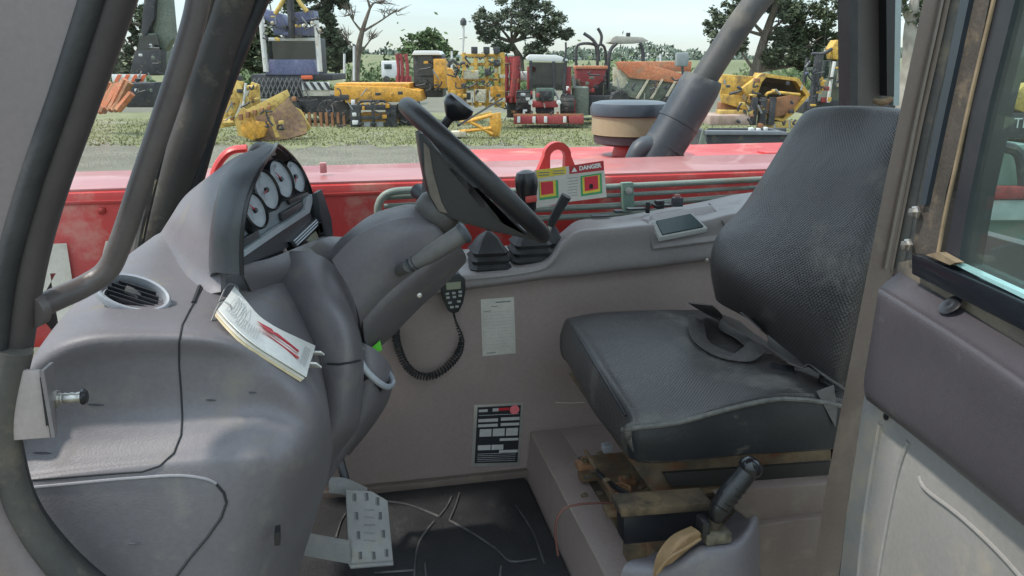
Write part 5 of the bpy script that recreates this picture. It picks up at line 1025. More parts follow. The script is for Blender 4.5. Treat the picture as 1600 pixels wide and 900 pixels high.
tree('tall tree with leaning pale trunk behind the yellow hopper', 40, [(1166, 175), (1180, 112), (1198, 56), (1212, 0), (1225, -50)], [(1125, 40, 26, 34), (1160, 12, 30, 20), (1150, 70, 16, 16), (1222, 86, 34, 16), (1262, 60, 34, 26), (1240, 24, 30, 20), (1290, 20, 34, 26), (1200, -10, 60, 16), (1296, 60, 24, 18), (1262, 98, 26, 10), (1205, 96, 20, 12), (1305, 95, 20, 10), (1246, 50, 30, 20), (1284, 84, 24, 16), (1140, 66, 20, 18), (1180, -4, 34, 20), (1230, 4, 34, 20), (1220, 60, 20, 14)], LF1, .16, 46, r0=.34, name='gum_tree', limbs=12, bark=BARK)
tree('pale trunked tree seen in the narrow gap right of the rear pillar', 30, [(1416, 175), (1424, 100), (1420, 40), (1430, -30)], [(1440, 20, 26, 30), (1400, 0, 24, 24), (1450, 90, 20, 24)], LF2, .12, 30, r0=.42, name='gum_tree', bark=BARKP)
tree('tall light green tree seen through the windscreen left of the grab handle', 44, [(216, 160), (218, 100), (222, 40)], [(200, 60, 26, 30), (236, 30, 26, 30), (200, 110, 24, 30), (180, 30, 24, 30), (250, 80, 20, 30), (170, 90, 24, 30)], LF2, .2, 50, r0=.35, name='gum_tree')
for i, (x, y, r_, lb) in enumerate(((1565, 108, 40, 'dark bushy tree seen through the door window'), (1640, 96, 50, 'dark bushy tree at the right edge behind the door window'), (1520, 112, 30, 'small dark tree beside the door window gasket'))):
    tree(lb, 52, [(x, 150), (x, y)], [(x, y, r_, 26), (x-r_*.6, y+12, r_*.6, 18), (x+r_*.6, y+10, r_*.6, 18)], LF1, .22, 70, r0=.3, name='bushy_tree', seed=i)
# low scrub line along the back of the yard
V = []; Fc = []; rnd = random.Random(5)
for _ in range(16000):
    px = rnd.uniform(60, 1700); D = rnd.uniform(56, 64); h = 1.3+.7*math.sin(px*.021)+.5*math.sin(px*.093)+(.7 if 540 < px < 700 else 0); p = P(px, 94, d=D); p.z = abs(rnd.gauss(0, .5))*h
    a = V3((rnd.uniform(-1, 1), rnd.uniform(-1, 1), rnd.uniform(-1, 1))).normalized(); b2 = a.orthogonal().normalized(); s_ = rnd.uniform(.12, .26); n = len(V); V += [p-a*s_, p-b2*s_*.6, p+a*s_, p+b2*s_*.6]; Fc.append([n, n+1, n+2, n+3])
link('scrub', V, Fc, LF3, smooth=0, recalc=False, kind='stuff')
V = []; Fc = []
for _ in range(15000):
    px = rnd.uniform(-100, 1900); D = rnd.uniform(140, 152); h = 3.3+.9*math.sin(px*.013+1)+.5*math.sin(px*.051)+.3*math.sin(px*.17); p = P(px, 94, d=D); p.z = h*math.sqrt(rnd.random())+rnd.uniform(-.2, .3)
    a = V3((rnd.uniform(-1, 1), rnd.uniform(-1, 1), rnd.uniform(-1, 1))).normalized(); b2 = a.orthogonal().normalized(); s_ = rnd.uniform(.3, .6); n = len(V); V += [p-a*s_, p-b2*s_*.6, p+a*s_, p+b2*s_*.6]; Fc.append([n, n+1, n+2, n+3])
link('far_treeline', V, Fc, mat('far_leaf', (.075, .10, .07), .9, (.11, .14, .10), ns=.3), smooth=0, recalc=False, kind='stuff')
# ================================================================ MACHINERY
YEL = mat('machine_yellow', (.50, .29, .045), .6, (.58, .36, .07), ns=2, dirt=(.17, .11, .055), da=.5, ds=5.5, fine=.35); YEO = mat('orange_yellow', (.56, .27, .03), .55, (.62, .32, .05), ns=2, dirt=(.2, .12, .05), da=.35, ds=4.4, fine=.35)
YED = mat('dirty_yellow', (.48, .32, .08), .7, (.58, .42, .13), ns=3, dirt=(.2, .11, .05), da=.45, ds=6.6, fine=.35); RST = mat('rust', (.22, .09, .04), .85, (.34, .17, .08), ns=4, bump=.5, bs=20, dirt=(.14, .09, .06), da=.4, ds=11, fine=.35)
DK = mat('machine_black', (.025, .026, .03), .55, (.045, .045, .05), ns=3, dirt=(.14, .12, .09), da=.3, ds=8.8, fine=.35); TYR = mat('tyre_rubber', (.03, .03, .03), .85, (.055, .052, .048), ns=5, bump=.5, bs=20, dirt=(.14, .12, .09), da=.3, ds=5)
BLV = mat('dull_blue', (.10, .11, .2), .5, (.14, .15, .26), ns=2, dirt=(.2, .18, .16), da=.3, ds=6.6, fine=.35); WPO = mat('white_post', (.55, .55, .53), .5, (.62, .62, .6), ns=4, dirt=(.35, .28, .2), da=.3, ds=5)
RDM = mat('machine_red', (.27, .03, .035), .55, (.33, .05, .05), ns=2, dirt=(.14, .07, .055), da=.45, ds=6.6, fine=.35); ORR = mat('faded_orange', (.42, .12, .05), .7, (.5, .2, .1), ns=1.5, dirt=(.3, .2, .13), da=.45, ds=4.4, fine=.35)
BGE = mat('beige_steel', (.42, .38, .28), .7, (.5, .46, .36), ns=2, dirt=(.3, .2, .12), da=.35, ds=4.4, fine=.35); GRN2 = mat('dull_green_grey', (.12, .14, .11), .6, (.17, .19, .15), ns=2, dirt=(.2, .17, .12), da=.3, ds=6.6, fine=.35)
CAB = glass('machine_glass', (.18, .26, .25), .5, .03); WH = mat('white_roof', (.62, .62, .6), .45, (.68, .68, .66), ns=3)
PRED = mat('hazard_orange', (.6, .12, .05), .5)
def mach(name, label, cat_, px, D, grp=None):
    b = P(px, 100, d=D); b.z = 0; return thing(name, label, cat_, b, grp)
def bx(t, nm, m_, x0, y0, x1, y1, D, dep, bev=.02, kind=None):
    """box seen over this pixel window, standing at distance D, dep metres deep"""
    a, c = P(x0, y0, d=D), P(x1, y1, d=D); w_ = (c-a).dot(RGT); cc = (a+c)/2+FWD*dep/2; cc.z = (a.z+c.z)/2; b_ = min(bev, abs(w_)*.2, abs(a.z-c.z)*.2)
    return MB().box(cc, abs(w_), dep, abs(a.z-c.z), (RGT, FWD, UP), b_).make(nm, m_, t)
def pz_(t, nm, m_, pts, D, dep, bev=0):
    return MB().prism([P(x, y, d=D) for x, y in pts], FWD*dep, bev).make(nm, m_, t)
def tb(t, nm, m_, pts, D, r, seg=8, sub=3, dd=None):
    return MB().tube([P(p[0], p[1], d=D+(p[2] if len(p) > 2 else 0)) for p in pts], r, seg=seg, sub=sub).make(nm, m_, t)
def whl(t, px, py, rp, D, w_=.35, nm='wheel', ax=None, rim=WPO, lug=14):
    r_ = rp*D/F; c = P(px, py, d=D); c.z = max(c.z, r_); A = ax or FWD
    b = MB(); b.lathe(c-A*w_/2, A, [(r_*.55, 0), (r_*.93, 0), (r_, w_*.15), (r_, w_*.85), (r_*.93, w_), (r_*.55, w_)], seg=24)
    for k in range(lug):
        a = 2*math.pi*k/lug; X = A.orthogonal().normalized(); Y = A.cross(X); d_ = X*math.cos(a)+Y*math.sin(a); b.box(c+d_*r_, r_*.09, w_*.9, r_*.1, (d_, A, d_.cross(A)))
    o = b.make(nm, TYR, t); MB().lathe(c-A*w_*.42, A, [(0, .02), (r_*.2, .0), (r_*.28, .04), (r_*.5, .05), (r_*.56, 0), (r_*.56, w_*.8)], seg=20).make('hub', rim, o); return o
# --- yellow loader coupler and rusty bucket, left of the yard
t = mach('loader_coupler', 'dirty yellow loader coupler frame standing left of the rusty bucket', 'coupler', 375, 21.8)
D = 21.8
pz_(t, 'side_plate', YED, [(352, 135), (362, 122), (380, 128), (372, 165), (358, 198), (338, 202), (346, 170)], D, .12, .01)
pz_(t, 'side_plate', YED, [(392, 128), (404, 132), (406, 160), (398, 190), (384, 186), (388, 150)], D+.3, .1, .01)
pz_(t, 'brace', YED, [(360, 132), (372, 128), (396, 170), (386, 178)], D-.1, .08, .01)
tb(t, 'cross_tube', YED, [(350, 192), (400, 188)], D, .10, sub=1); tb(t, 'cross_tube', YED, [(358, 138), (402, 136)], D+.1, .06, sub=1)
bx(t, 'black_pad', DK, 362, 118, 376, 127, D, .2); tb(t, 'hydraulic_ram', WPO, [(384, 130), (378, 186)], D-.15, .03, sub=1)
t = mach('digger_bucket', 'yellow and rust digger bucket lying open on the grass', 'bucket', 430, 20.6); D = 20.6
b = MB()
for s_ in (0, 1.5): b.prism([P(x, y, d=D+s_*.5) for x, y in ((366, 186), (378, 168), (396, 176), (404, 206), (398, 220), (372, 212))] if s_ == 0 else [P(x, y, d=D+.9) for x, y in ((446, 160), (470, 172), (486, 200), (470, 214), (440, 216))], FWD*.05)
b.make('bucket_side', YED, t)
rows = [[P(x, y, d=D+q) for x, y, q in r] for r in ([(446, 142, .9), (424, 156, .6), (404, 170, .3), (384, 178, .1)], [(456, 160, .8), (436, 172, .5), (412, 186, .2), (386, 196, 0)], [(476, 186, .8), (448, 198, .4), (418, 210, .1), (390, 214, 0)], [(480, 208, .6), (452, 216, .3), (424, 220, .1), (398, 221, 0)])]
patch('bucket_back', rows, mat('bucket_brown', (.12, .07, .045), .85, (.22, .13, .075), ns=9, bump=.5, bs=30, dirt=(.30, .2, .07), da=.45, ds=7, fine=.3), t, n=4, thick=.06, away=-FWD)
pz_(t, 'cutting_edge', YED, [(384, 172), (448, 140), (452, 150), (420, 178), (392, 182)], D-.1, .08, .01)
pz_(t, 'lower_lip', YEO, [(376, 196), (392, 188), (420, 192), (412, 214), (392, 219), (378, 210)], D-.12, .1, .01)
pz_(t, 'side_cutter', YED, [(420, 182), (425, 181), (436, 214), (431, 215)], D-.15, .05)
for k in range(5): bx(t, 'bucket_tooth', RST, 372+k*11, 178-k*3, 378+k*11, 188-k*4, D-.2, .12, .008)
# --- dark blue crane truck
t = mach('crane_truck', 'dark blue crane truck with white posts and hazard striped bumper', 'truck', 455, 27); D = 27
bx(t, 'cab', DK, 418, 58, 492, 118, D+.2, 1.9, .05)
pz_(t, 'windscreen', CAB, [(421, 64), (490, 64), (492, 93), (418, 93)], D+.12, .04); bx(t, 'windscreen_header', WPO, 418, 59, 492, 64, D+.1, .1)
pz_(t, 'bonnet', BLV, [(420, 93), (490, 93), (496, 117), (414, 117)], D-.05, .3, .02)
for x0, x1 in ((408, 416), (496, 502)): pass
tb(t, 'white_post', WPO, [(408, 25), (411, 60), (416, 112)], D-.2, .085, sub=2); tb(t, 'white_post', WPO, [(494, 32), (497, 70), (500, 112)], D-.2, .085, sub=2)
pz_(t, 'blue_boom_box', BLV, [(408, 12), (440, 22), (448, 40), (446, 48), (412, 30)], D-.1, .6, .02); pz_(t, 'blue_boom_box', BLV, [(456, 20), (490, 16), (492, 28), (460, 38)], D-.1, .6, .02)
pz_(t, 'lower_boom_box', BLV, [(424, 40), (490, 42), (482, 56), (428, 54)], D, .7, .02)
tb(t, 'crane_mast', DK, [(455, 60), (455, 30), (452, -10), (450, -40)], D-.3, .11, sub=2); tb(t, 'jib', YED, [(430, 22), (444, -2), (455, -30)], D-.3, .07); tb(t, 'jib', YED, [(480, 18), (466, 0), (455, -30)], D-.3, .07)
for x, y in ((426, 36), (476, 40), (488, 36), (500, 48)): MB().lathe(P(x, y, d=D-.4), -FWD, [(.05, 0), (.06, .03), (.04, .05), (0, .06)], seg=12).make('lamp', BGE, t)
bx(t, 'deck', DK, 392, 116, 520, 126, D, 2.2, .03)
b = MB()
for k in range(11):
    for sgn in (-1, 1):
        x = 398+k*7.2; b.tube([P(x, 122, d=D-.3), P(x+sgn*12, 152, d=D-.3)], .022, seg=4, sub=1)
b.make('mesh_guard', mat('guard_grey', (.12, .12, .12), .6), t); bx(t, 'mesh_backing', DK, 392, 120, 478, 154, D-.1, .1, .01)
bx(t, 'hazard_board', WH, 471, 128, 515, 141, D-.25, .06, .005); bx(t, 'lower_board', mat('board_cream', (.5, .47, .38), .6), 473, 141, 515, 150, D-.22, .06, .005)
for k in range(4): pz_(t, 'hazard_stripe', DK, [(472+k*11, 128.5), (477+k*11, 128.5), (485+k*11, 140.5), (480+k*11, 140.5)], D-.27, .015)
bx(t, 'chassis', DK, 420, 152, 540, 178, D-.1, 1.6, .03); whl(t, 452, 172, 20, D-.2, .5); whl(t, 516, 174, 18, D-.2, .5)
for k in range(9): pz_(t, 'scrap_bar', RST, [(462+k*9, 176), (466+k*9, 175), (468+k*9, 198), (464+k*9, 198)], D-1.6, .12)
bx(t, 'red_step', PRED, 470, 118, 488, 124, D-.3, .1)
# --- yellow flat bodied machine with cab
t = mach('yellow_loader', 'orange yellow low bodied machine with a glazed cab and white roof', 'loader', 610, 25.5); D = 25.5
pz_(t, 'body', YEO, [(522, 133), (628, 136), (656, 142), (660, 158), (600, 160), (596, 158), (566, 158), (560, 163), (540, 161), (536, 152), (522, 150)], D, 1.5, .03)
bx(t, 'body_top', YEO, 524, 130, 640, 138, D+.1, 1.3, .03)
for k in range(4): bx(t, 'louvre', DK, 530+k*.1, 148, 545, 156, D-.04+k*.001, .04) if k == 0 else None
tb(t, 'front_guard', DK, [(556, 166), (564, 158), (600, 158), (612, 166)], D-.25, .04, sub=1)
for k in range(6): bx(t, 'guard_slot', YEO, 564+k*7.5, 161, 569+k*7.5, 163.5, D-.3, .03)
bx(t, 'fork_carriage', DK, 546, 164, 620, 172, D-.3, .2); bx(t, 'carriage_side', DK, 546, 170, 564, 203, D-.3, .2); bx(t, 'carriage_side', DK, 602, 170, 620, 203, D-.3, .2); bx(t, 'cross_bar', DK, 560, 181, 606, 187, D-.28, .15); bx(t, 'centre_bar', DK, 580, 172, 586, 203, D-.28, .12)
bx(t, 'white_plate', WH, 550, 176, 557, 182, D-.34, .03); bx(t, 'white_plate', WH, 550, 188, 560, 195, D-.34, .03); bx(t, 'white_plate', WH, 568, 190, 579, 199, D-.1, .03); bx(t, 'white_plate', WH, 588, 190, 599, 199, D-.1, .03)
bx(t, 'rear_frame', YEO, 564, 176, 628, 190, D+.3, .4); tb(t, 'fork', DK, [(566, 203), (568, 208)], D-.4, .05, sub=1); tb(t, 'fork', DK, [(610, 203), (612, 208)], D-.4, .05, sub=1)
whl(t, 640, 180, 20, D+.5, .5); whl(t, 534, 182, 18, D+.9, .5)
bx(t, 'cab_frame', DK, 645, 84, 692, 152, D+1.2, 1.4, .03); pz_(t, 'cab_glass', CAB, [(653, 88), (676, 88), (677, 118), (653, 118)], D+1.14, .04); pz_(t, 'cab_glass', CAB, [(653, 121), (677, 121), (677, 138), (655, 138)], D+1.14, .04)
pz_(t, 'cab_roof', WH, [(643, 86), (647, 79), (684, 79), (690, 86)], D+1.0, 1.7, .02); bx(t, 'engine_cover', YEO, 677, 92, 697, 138, D+.8, 1.2, .03)
bx(t, 'side_lamp', WH, 548, 156, 555, 166, D-.1, .05)
# --- parked dark red machine behind with white tank
t = mach('white_caravan', 'small cream caravan parked behind the yellow low machine', 'caravan', 610, 38); D = 38
bx(t, 'body', WH, 595, 95, 622, 122, D, 2.0, .06); bx(t, 'window', CAB, 600, 100, 612, 108, D-.03, .04); whl(t, 604, 124, 5, D, .2, lug=0)
t = mach('red_implement', 'dark red folded implement standing between caravan and yellow cab', 'implement', 632, 33); D = 33
for x in (620, 626, 634): tb(t, 'tine', RDM, [(x, 84), (x+3, 110), (x, 136)], D, .07)
bx(t, 'frame', RDM, 618, 118, 642, 130, D, .4)
# --- yellow stacked lifting gear
t = mach('yellow_crane_gear', 'jumble of yellow lifting frames with black rollers beside the yellow cab', 'lifting gear', 735, 24.5); D = 24.5
pz_(t, 'panel', YEO, [(698, 106), (706, 108), (724, 134), (724, 162), (712, 158), (700, 148)], D, .5, .02)
tb(t, 'hose', DK, [(700, 104), (706, 94), (714, 100), (716, 112)], D-.1, .05); tb(t, 'hose', DK, [(712, 118), (718, 102), (726, 98), (732, 106)], D-.1, .045)
for x in (722, 740, 757, 772, 782): bx(t, 'upright', YEL, x, 82, x+7, 168, D+.1+.1*(x % 3), .12, .01)
for y in (84, 98, 122, 134, 160): bx(t, 'rail', YEL, 720, y, 784, y+5, D+.05+.003*y, .1, .01)
for x, y in ((741, 78), (760, 78), (776, 78), (762, 112), (776, 98), (730, 150)): bx(t, 'roller', DK, x-5, y-5, x+5, y+6, D, .2, .02)
bx(t, 'box', BGE, 724, 110, 748, 124, D-.1, .3); bx(t, 'box', BGE, 742, 140, 760, 158, D-.15, .3); pz_(t, 'plate', YEO, [(764, 134), (784, 136), (786, 152), (770, 156)], D-.1, .1, .01)
tb(t, 'mast', WPO, [(722, 90), (724, 60), (724, 36)], D+1, .04, sub=1); MB().lathe(P(724, 34, d=D+1), UP, [(0, -.12), (.09, -.1), (.1, .02), (.05, .1), (0, .12)], seg=12).make('beacon', DK, t)
tb(t, 'cross_arm', WPO, [(718, 60), (730, 58)], D+1, .025, sub=1)
t = mach('pallet_fork_frame', 'small yellow fork frame lying on the grass before the yellow gear', 'fork frame', 755, 21.5); D = 21.5
pz_(t, 'end_plate', YEO, [(766, 178), (782, 176), (784, 196), (780, 215), (764, 213)], D, .12, .01)
for a, c in (((722, 192), (768, 180)), ((718, 206), (768, 200)), ((735, 190), (770, 210))): tb(t, 'fork_arm', YEO, [a, c], D-.1, .05, sub=1)
pz_(t, 'rail', YED, [(718, 186), (768, 174), (768, 180), (718, 193)], D+.1, .1); bx(t, 'timber_block', BGE, 704, 206, 728, 214, D-.2, .5, .01)
# --- red tractor
t = mach('red_tractor', 'red tractor with white roofed glass cab and a red mower in front', 'tractor', 845, 25.5); D = 25.5
pz_(t, 'cab_roof', WH, [(822, 90), (828, 85), (870, 86), (888, 93), (886, 97), (824, 95)], D, 1.5, .02)
for a, c in (((829, 95), (830, 155)), ((884, 95), (880, 160)), ((865, 96), (866, 150))): tb(t, 'cab_post', DK, [a, c], D-.02, .05, sub=1)
pz_(t, 'windscreen', CAB, [(831, 97), (864, 98), (865, 138), (832, 138)], D+.02, .03); pz_(t, 'side_glass', CAB, [(866, 98), (884, 98), (880, 140), (867, 140)], D+.02, .03); pz_(t, 'rear_glass', CAB, [(831, 97), (884, 98), (880, 140), (832, 138)], D+1.4, .03)
bx(t, 'seat', DK, 846, 118, 858, 138, D+.7, .4); bx(t, 'fender', RDM, 824, 104, 831, 140, D+.3, .6); bx(t, 'fender', RDM, 884, 104, 892, 150, D+.3, .6)
bx(t, 'bonnet', mat('dark_green_hood', (.07, .10, .08), .5), 838, 138, 866, 158, D-.5, 1.2, .04); bx(t, 'grille', DK, 842, 142, 862, 156, D-.54, .05); bx(t, 'red_axle_guard', RDM, 832, 158, 872, 168, D-.5, .4, .03); bx(t, 'underframe', DK, 838, 166, 866, 178, D-.3, .9, .03)
whl(t, 818, 162, 20, D+.1, .45, ax=RGT); whl(t, 886, 166, 17, D+.1, .4, ax=RGT)
for a in ((829, 156), (873, 156)): MB().lathe(P(a[0], a[1]+4, d=D-.6), -FWD, [(.07, 0), (.07, .04), (0, .05)], seg=12).make('headlight', WH, t)
tb(t, 'loader_arm', RDM, [(806, 90), (804, 120), (800, 150)], D-.2, .09); tb(t, 'mirror_arm', DK, [(880, 96), (884, 84), (884, 66)], D, .03); tb(t, 'side_brace', mat('brace_grey', (.3, .3, .3), .5), [(866, 140), (876, 162)], D-.3, .03, sub=1)
t = mach('mower_deck', 'low bright red mower deck lying in front of the red tractor', 'mower', 842, 24.6); D = 24.6
for a, c in ((803, 834), (838, 886), (889, 912)): bx(t, 'deck_section', RDM, a, 181, c, 194, D, .8, .03)
bx(t, 'front_rail', RST, 802, 178, 912, 182, D+.05, .1)
for x in (808, 832, 850, 880): bx(t, 'pale_bracket', WPO, x, 182, x+5, 192, D-.05, .05)
t = mach('dark_red_loader', 'dark red loader mast standing left of the red tractor', 'loader', 800, 27.5); D = 27.5
for x in (790, 800, 808): tb(t, 'mast_rail', RDM, [(x, 88), (x+1, 120), (x-1, 160)], D, .1)
for y in (92, 112, 134): bx(t, 'mast_bar', RDM, 786, y, 812, y+6, D-.05, .2)
bx(t, 'base', DK, 792, 150, 808, 184, D, .6); bx(t, 'pale_tank', WPO, 812, 112, 826, 126, D+.3, .5, .06)
# --- red hopper and roll hoops
t = mach('red_hopper', 'red seed hopper on a dull green drum behind the black roll hoops', 'hopper', 912, 26.5); D = 26.5
pz_(t, 'hopper', RDM, [(900, 106), (948, 104), (944, 124), (930, 137), (912, 137), (902, 124)], D, 1.1, .03); bx(t, 'top_rail', ORR, 900, 103, 950, 108, D-.05, 1.2)
MB().lathe(P(906, 180, d=D-.4), UP, [(.0, 0), (.28, 0), (.28, .85), (.22, .9), (0, .9)], seg=20).make('drum', GRN2, t); bx(t, 'red_post', RDM, 892, 156, 899, 178, D-.7, .1); bx(t, 'lower_frame', DK, 912, 150, 960, 180, D-.2, .6)
t = mach('roll_hoop_machine', 'machine with tall black tubular roll hoops behind the red hopper', 'machine', 925, 28); D = 28
tb(t, 'roll_hoop', DK, [(901, 120), (900, 80), (906, 69), (926, 69), (932, 78), (934, 120)], D, .05); tb(t, 'roll_hoop', DK, [(934, 120), (934, 76), (940, 70), (946, 80), (948, 120)], D+.4, .05)
tb(t, 'bent_bar', DK, [(912, 52), (926, 62), (934, 76), (935, 96)], D-.1, .055); tb(t, 'bent_bar', DK, [(934, 44), (940, 56), (938, 70)], D-.1, .05); bx(t, 'body', DK, 900, 118, 950, 170, D, 1.4)
# --- canopy tractor
t = mach('canopy_tractor', 'tractor with a flat pale canopy on bent black posts', 'tractor', 985, 27.5); D = 27.5
pz_(t, 'canopy', mat('canopy_grey', (.3, .29, .25), .6), [(952, 66), (958, 58), (962, 56), (1004, 58), (1014, 64), (1000, 67), (962, 68)], D, 1.3, .02)
tb(t, 'post', DK, [(964, 67), (954, 78), (951, 97), (950, 140)], D, .06); tb(t, 'post', DK, [(1000, 67), (1004, 78), (1005, 97), (1006, 140)], D, .06); bx(t, 'beacon', DK, 979, 51, 985, 57, D, .15); bx(t, 'body', GRN2, 944, 130, 1010, 172, D+.2, 1.5, .05); whl(t, 960, 160, 18, D, .5)
# --- spreader
t = mach('spreader', 'faded orange and beige spreader hopper with ribbed sloping sides', 'spreader', 1010, 24); D = 24
pz_(t, 'end_wall', BGE, [(958, 104), (984, 118), (976, 136), (972, 138), (958, 134)], D, .12, .01)
pz_(t, 'upper_side', ORR, [(960, 98), (1000, 97), (1040, 108), (1070, 116), (1070, 132), (1030, 126), (984, 122)], D-.1, .1, .01)
pz_(t, 'lower_side', GRN2, [(984, 122), (1070, 130), (1066, 160), (1010, 158), (976, 150)], D, .12, .01)
for x in (1000, 1022, 1044): pz_(t, 'side_rib', BGE, [(x+12, 124), (x+15, 124), (x-2, 154), (x-6, 154)], D-.14, .1)
bx(t, 'far_wall', ORR, 965, 96, 1080, 112, D+1.6, .1); bx(t, 'chassis', DK, 960, 146, 1070, 168, D+.3, 1.0); whl(t, 968, 156, 14, D-.1, .4); whl(t, 1046, 164, 14, D-.1, .4)
bx(t, 'work_lamp', mat('lamp_grey', (.2, .22, .22), .5), 1058, 82, 1076, 104, D-2, .3, .05); tb(t, 'lamp_stem', DK, [(1066, 104), (1068, 122)], D-2, .04, sub=1)
# --- yellow hopper, near
t = mach('yellow_hopper', 'large angular yellow hopper with a grimy hexagonal mouth', 'hopper', 1195, 17); D = 17
k6 = [(1190, 114), (1248, 122), (1266, 148), (1240, 178), (1224, 190), (1196, 184), (1172, 160)]
pz_(t, 'left_wing', YEL, [(1130, 116), (1186, 120), (1160, 150), (1126, 146)], D, .3, .02)
pz_(t, 'left_skirt', YEL, [(1126, 146), (1160, 150), (1172, 176), (1166, 172), (1128, 160)], D-.02, .1, .01)
o_ = [P(x, y, d=D-.2) for x, y in k6]; c_ = sum(o_, V3())/len(o_); 
b = MB(); n = len(o_)
for i in range(n):
    a, b2 = o_[i], o_[(i+1) % n]; ai, bi = c_+(a-c_)*.86, c_+(b2-c_)*.86; b.prism([a, b2, bi, ai], FWD*.5)
b.make('mouth_rim', YEL, t)
b = MB()
for i in range(n):
    a, b2 = c_+(o_[i]-c_)*.86+FWD*.3, c_+(o_[(i+1) % n]-c_)*.86+FWD*.3; b.prism([a, b2, c_+(b2-c_)*.5+FWD*.9, c_+(a-c_)*.5+FWD*.9], FWD*.03)
b.prism([c_+(p-c_)*.55+FWD*.92 for p in o_], FWD*.03); b.make('hopper_inside', mat('inside_grime', (.16, .12, .07), .85, (.26, .2, .12), ns=3, dirt=(.1, .08, .06), da=.5, ds=4), t)
pz_(t, 'rust_patch_door', RST, [(1196, 156), (1238, 148), (1252, 152), (1236, 176), (1210, 184), (1196, 176)], D-.25, .06, .01)
pz_(t, 'top_plate', YEL, [(1160, 138), (1192, 114), (1200, 118), (1170, 152)], D-.25, .2, .01); tb(t, 'cross_bar', YEL, [(1196, 150), (1206, 144), (1250, 148)], D-.4, .03)
for x in (1176, 1190, 1204): bx(t, 'dark_strut', DK, x, 152, x+6, 196, D-.3, .2)
bx(t, 'deck_pile', mat('dusty_pink', (.3, .2, .16), .9, (.4, .3, .25), ns=3, dirt=(.2, .15, .1)), 1110, 180, 1172, 196, D-.5, .9, .15); bx(t, 'axle_beam', YED, 1200, 190, 1246, 200, D-.2, .6); bx(t, 'lower_beam', YED, 1124, 172, 1168, 180, D-.1, .3)
bx(t, 'rust_box', RST, 1126, 160, 1160, 176, D+.1, .3)
t = mach('black_bin', 'low black steel bin standing behind the red engine cover', 'bin', 1160, 11); D = 11
pz_(t, 'front_wall', DK, [(1104, 209), (1232, 210), (1234, 250), (1104, 250)], D, .05, .01); pz_(t, 'top_flange', mat('flange_grey', (.12, .13, .14), .5), [(1104, 204), (1220, 205), (1234, 211), (1104, 211)], D-.06, .1, .01); bx(t, 'back_wall', DK, 1106, 200, 1226, 240, D+1.0, .05); bx(t, 'side_wall', DK, 1104, 206, 1107, 250, D+.06, .95, .004); bx(t, 'side_wall', DK, 1228, 208, 1232, 250, D+.06, .95, .004)
pz_(t, 'triangle_gusset', GRN2, [(1098, 204), (1112, 248), (1086, 248)], D-.1, .04)
for x, y, w_ in ((1172, 204, 7), (1184, 205, 5), (1196, 203, 4)): bx(t, 'loose_scrap', WPO, x, y-4, x+w_, y+1, D+.2, .1, .01)
# --- machines at right, seen near the rear pillar
t = mach('excavator', 'excavator with blue cab glass and yellow arm beside the rear pillar', 'excavator', 1305, 24); D = 24
pz_(t, 'arm_head', YEL, [(1299, 76), (1308, 62), (1316, 64), (1320, 80), (1316, 94), (1302, 92)], D, .5, .02); tb(t, 'ram', DK, [(1268, 84), (1286, 84), (1300, 76)], D, .05); tb(t, 'upright', DK, [(1280, 86), (1274, 130), (1268, 170)], D, .13); tb(t, 'upright', DK, [(1262, 90), (1256, 130)], D+.2, .06)
pz_(t, 'cab_glass', CAB, [(1287, 94), (1298, 93), (1294, 122), (1282, 124)], D+.2, .05); bx(t, 'cab', GRN2, 1298, 94, 1326, 160, D+.3, 1.4, .05); pz_(t, 'yellow_guard', YEL, [(1280, 124), (1286, 120), (1290, 140), (1284, 142)], D-.1, .1); tb(t, 'grey_post', WPO, [(1304, 96), (1298, 130), (1294, 160)], D-.1, .05)
bx(t, 'mixed_frame', BGE, 1312, 116, 1326, 136, D, .2); bx(t, 'red_lamp', RDM, 1284, 152, 1292, 160, D-.1, .1); bx(t, 'track', DK, 1256, 158, 1330, 178, D+.1, 1.5, .06)
# --- through the windscreen
t = mach('dark_excavator', 'dark excavator with orange hazard stripes seen through the windscreen', 'excavator', 225, 26); D = 26
pz_(t, 'stick', GRN2, [(226, 0), (246, -30), (262, -30), (270, 60), (256, 80), (246, 70)], D+.2, .4, .02); pz_(t, 'boom', DK, [(228, -30), (244, -30), (240, 30), (226, 60), (220, 50)], D, .4, .02)
pz_(t, 'cab', CAB, [(218, 56), (246, 54), (250, 80), (214, 82)], D-.05, .06); bx(t, 'cab_shell', GRN2, 216, 52, 250, 118, D+.05, 1.3, .05); pz_(t, 'engine_deck', DK, [(210, 80), (252, 78), (252, 116), (202, 118)], D-.1, .4, .02)
bx(t, 'hazard_rail', WH, 174, 116, 228, 128, D-.3, .05, .005)
for k in range(4): pz_(t, 'hazard_stripe', PRED, [(178+k*13, 127.5), (184+k*13, 116.5), (190+k*13, 116.5), (184+k*13, 127.5)], D-.33, .02)
bx(t, 'track', DK, 190, 130, 246, 168, D-.2, 1.6, .08); bx(t, 'lamp', WPO, 216, 84, 222, 88, D-.4, .05)
t = mach('red_brown_pile', 'heap of rusty red steel sections seen through the windscreen', 'scrap pile', 165, 23); D = 23
for k in range(14): 
    x = 140+k*3.4; tb(t, 'steel_section', ORR if k % 3 else RST, [(x, 176-random.random()*8), (x+22, 150-random.random()*26)], D-k*.05, .10, sub=1, seg=6)
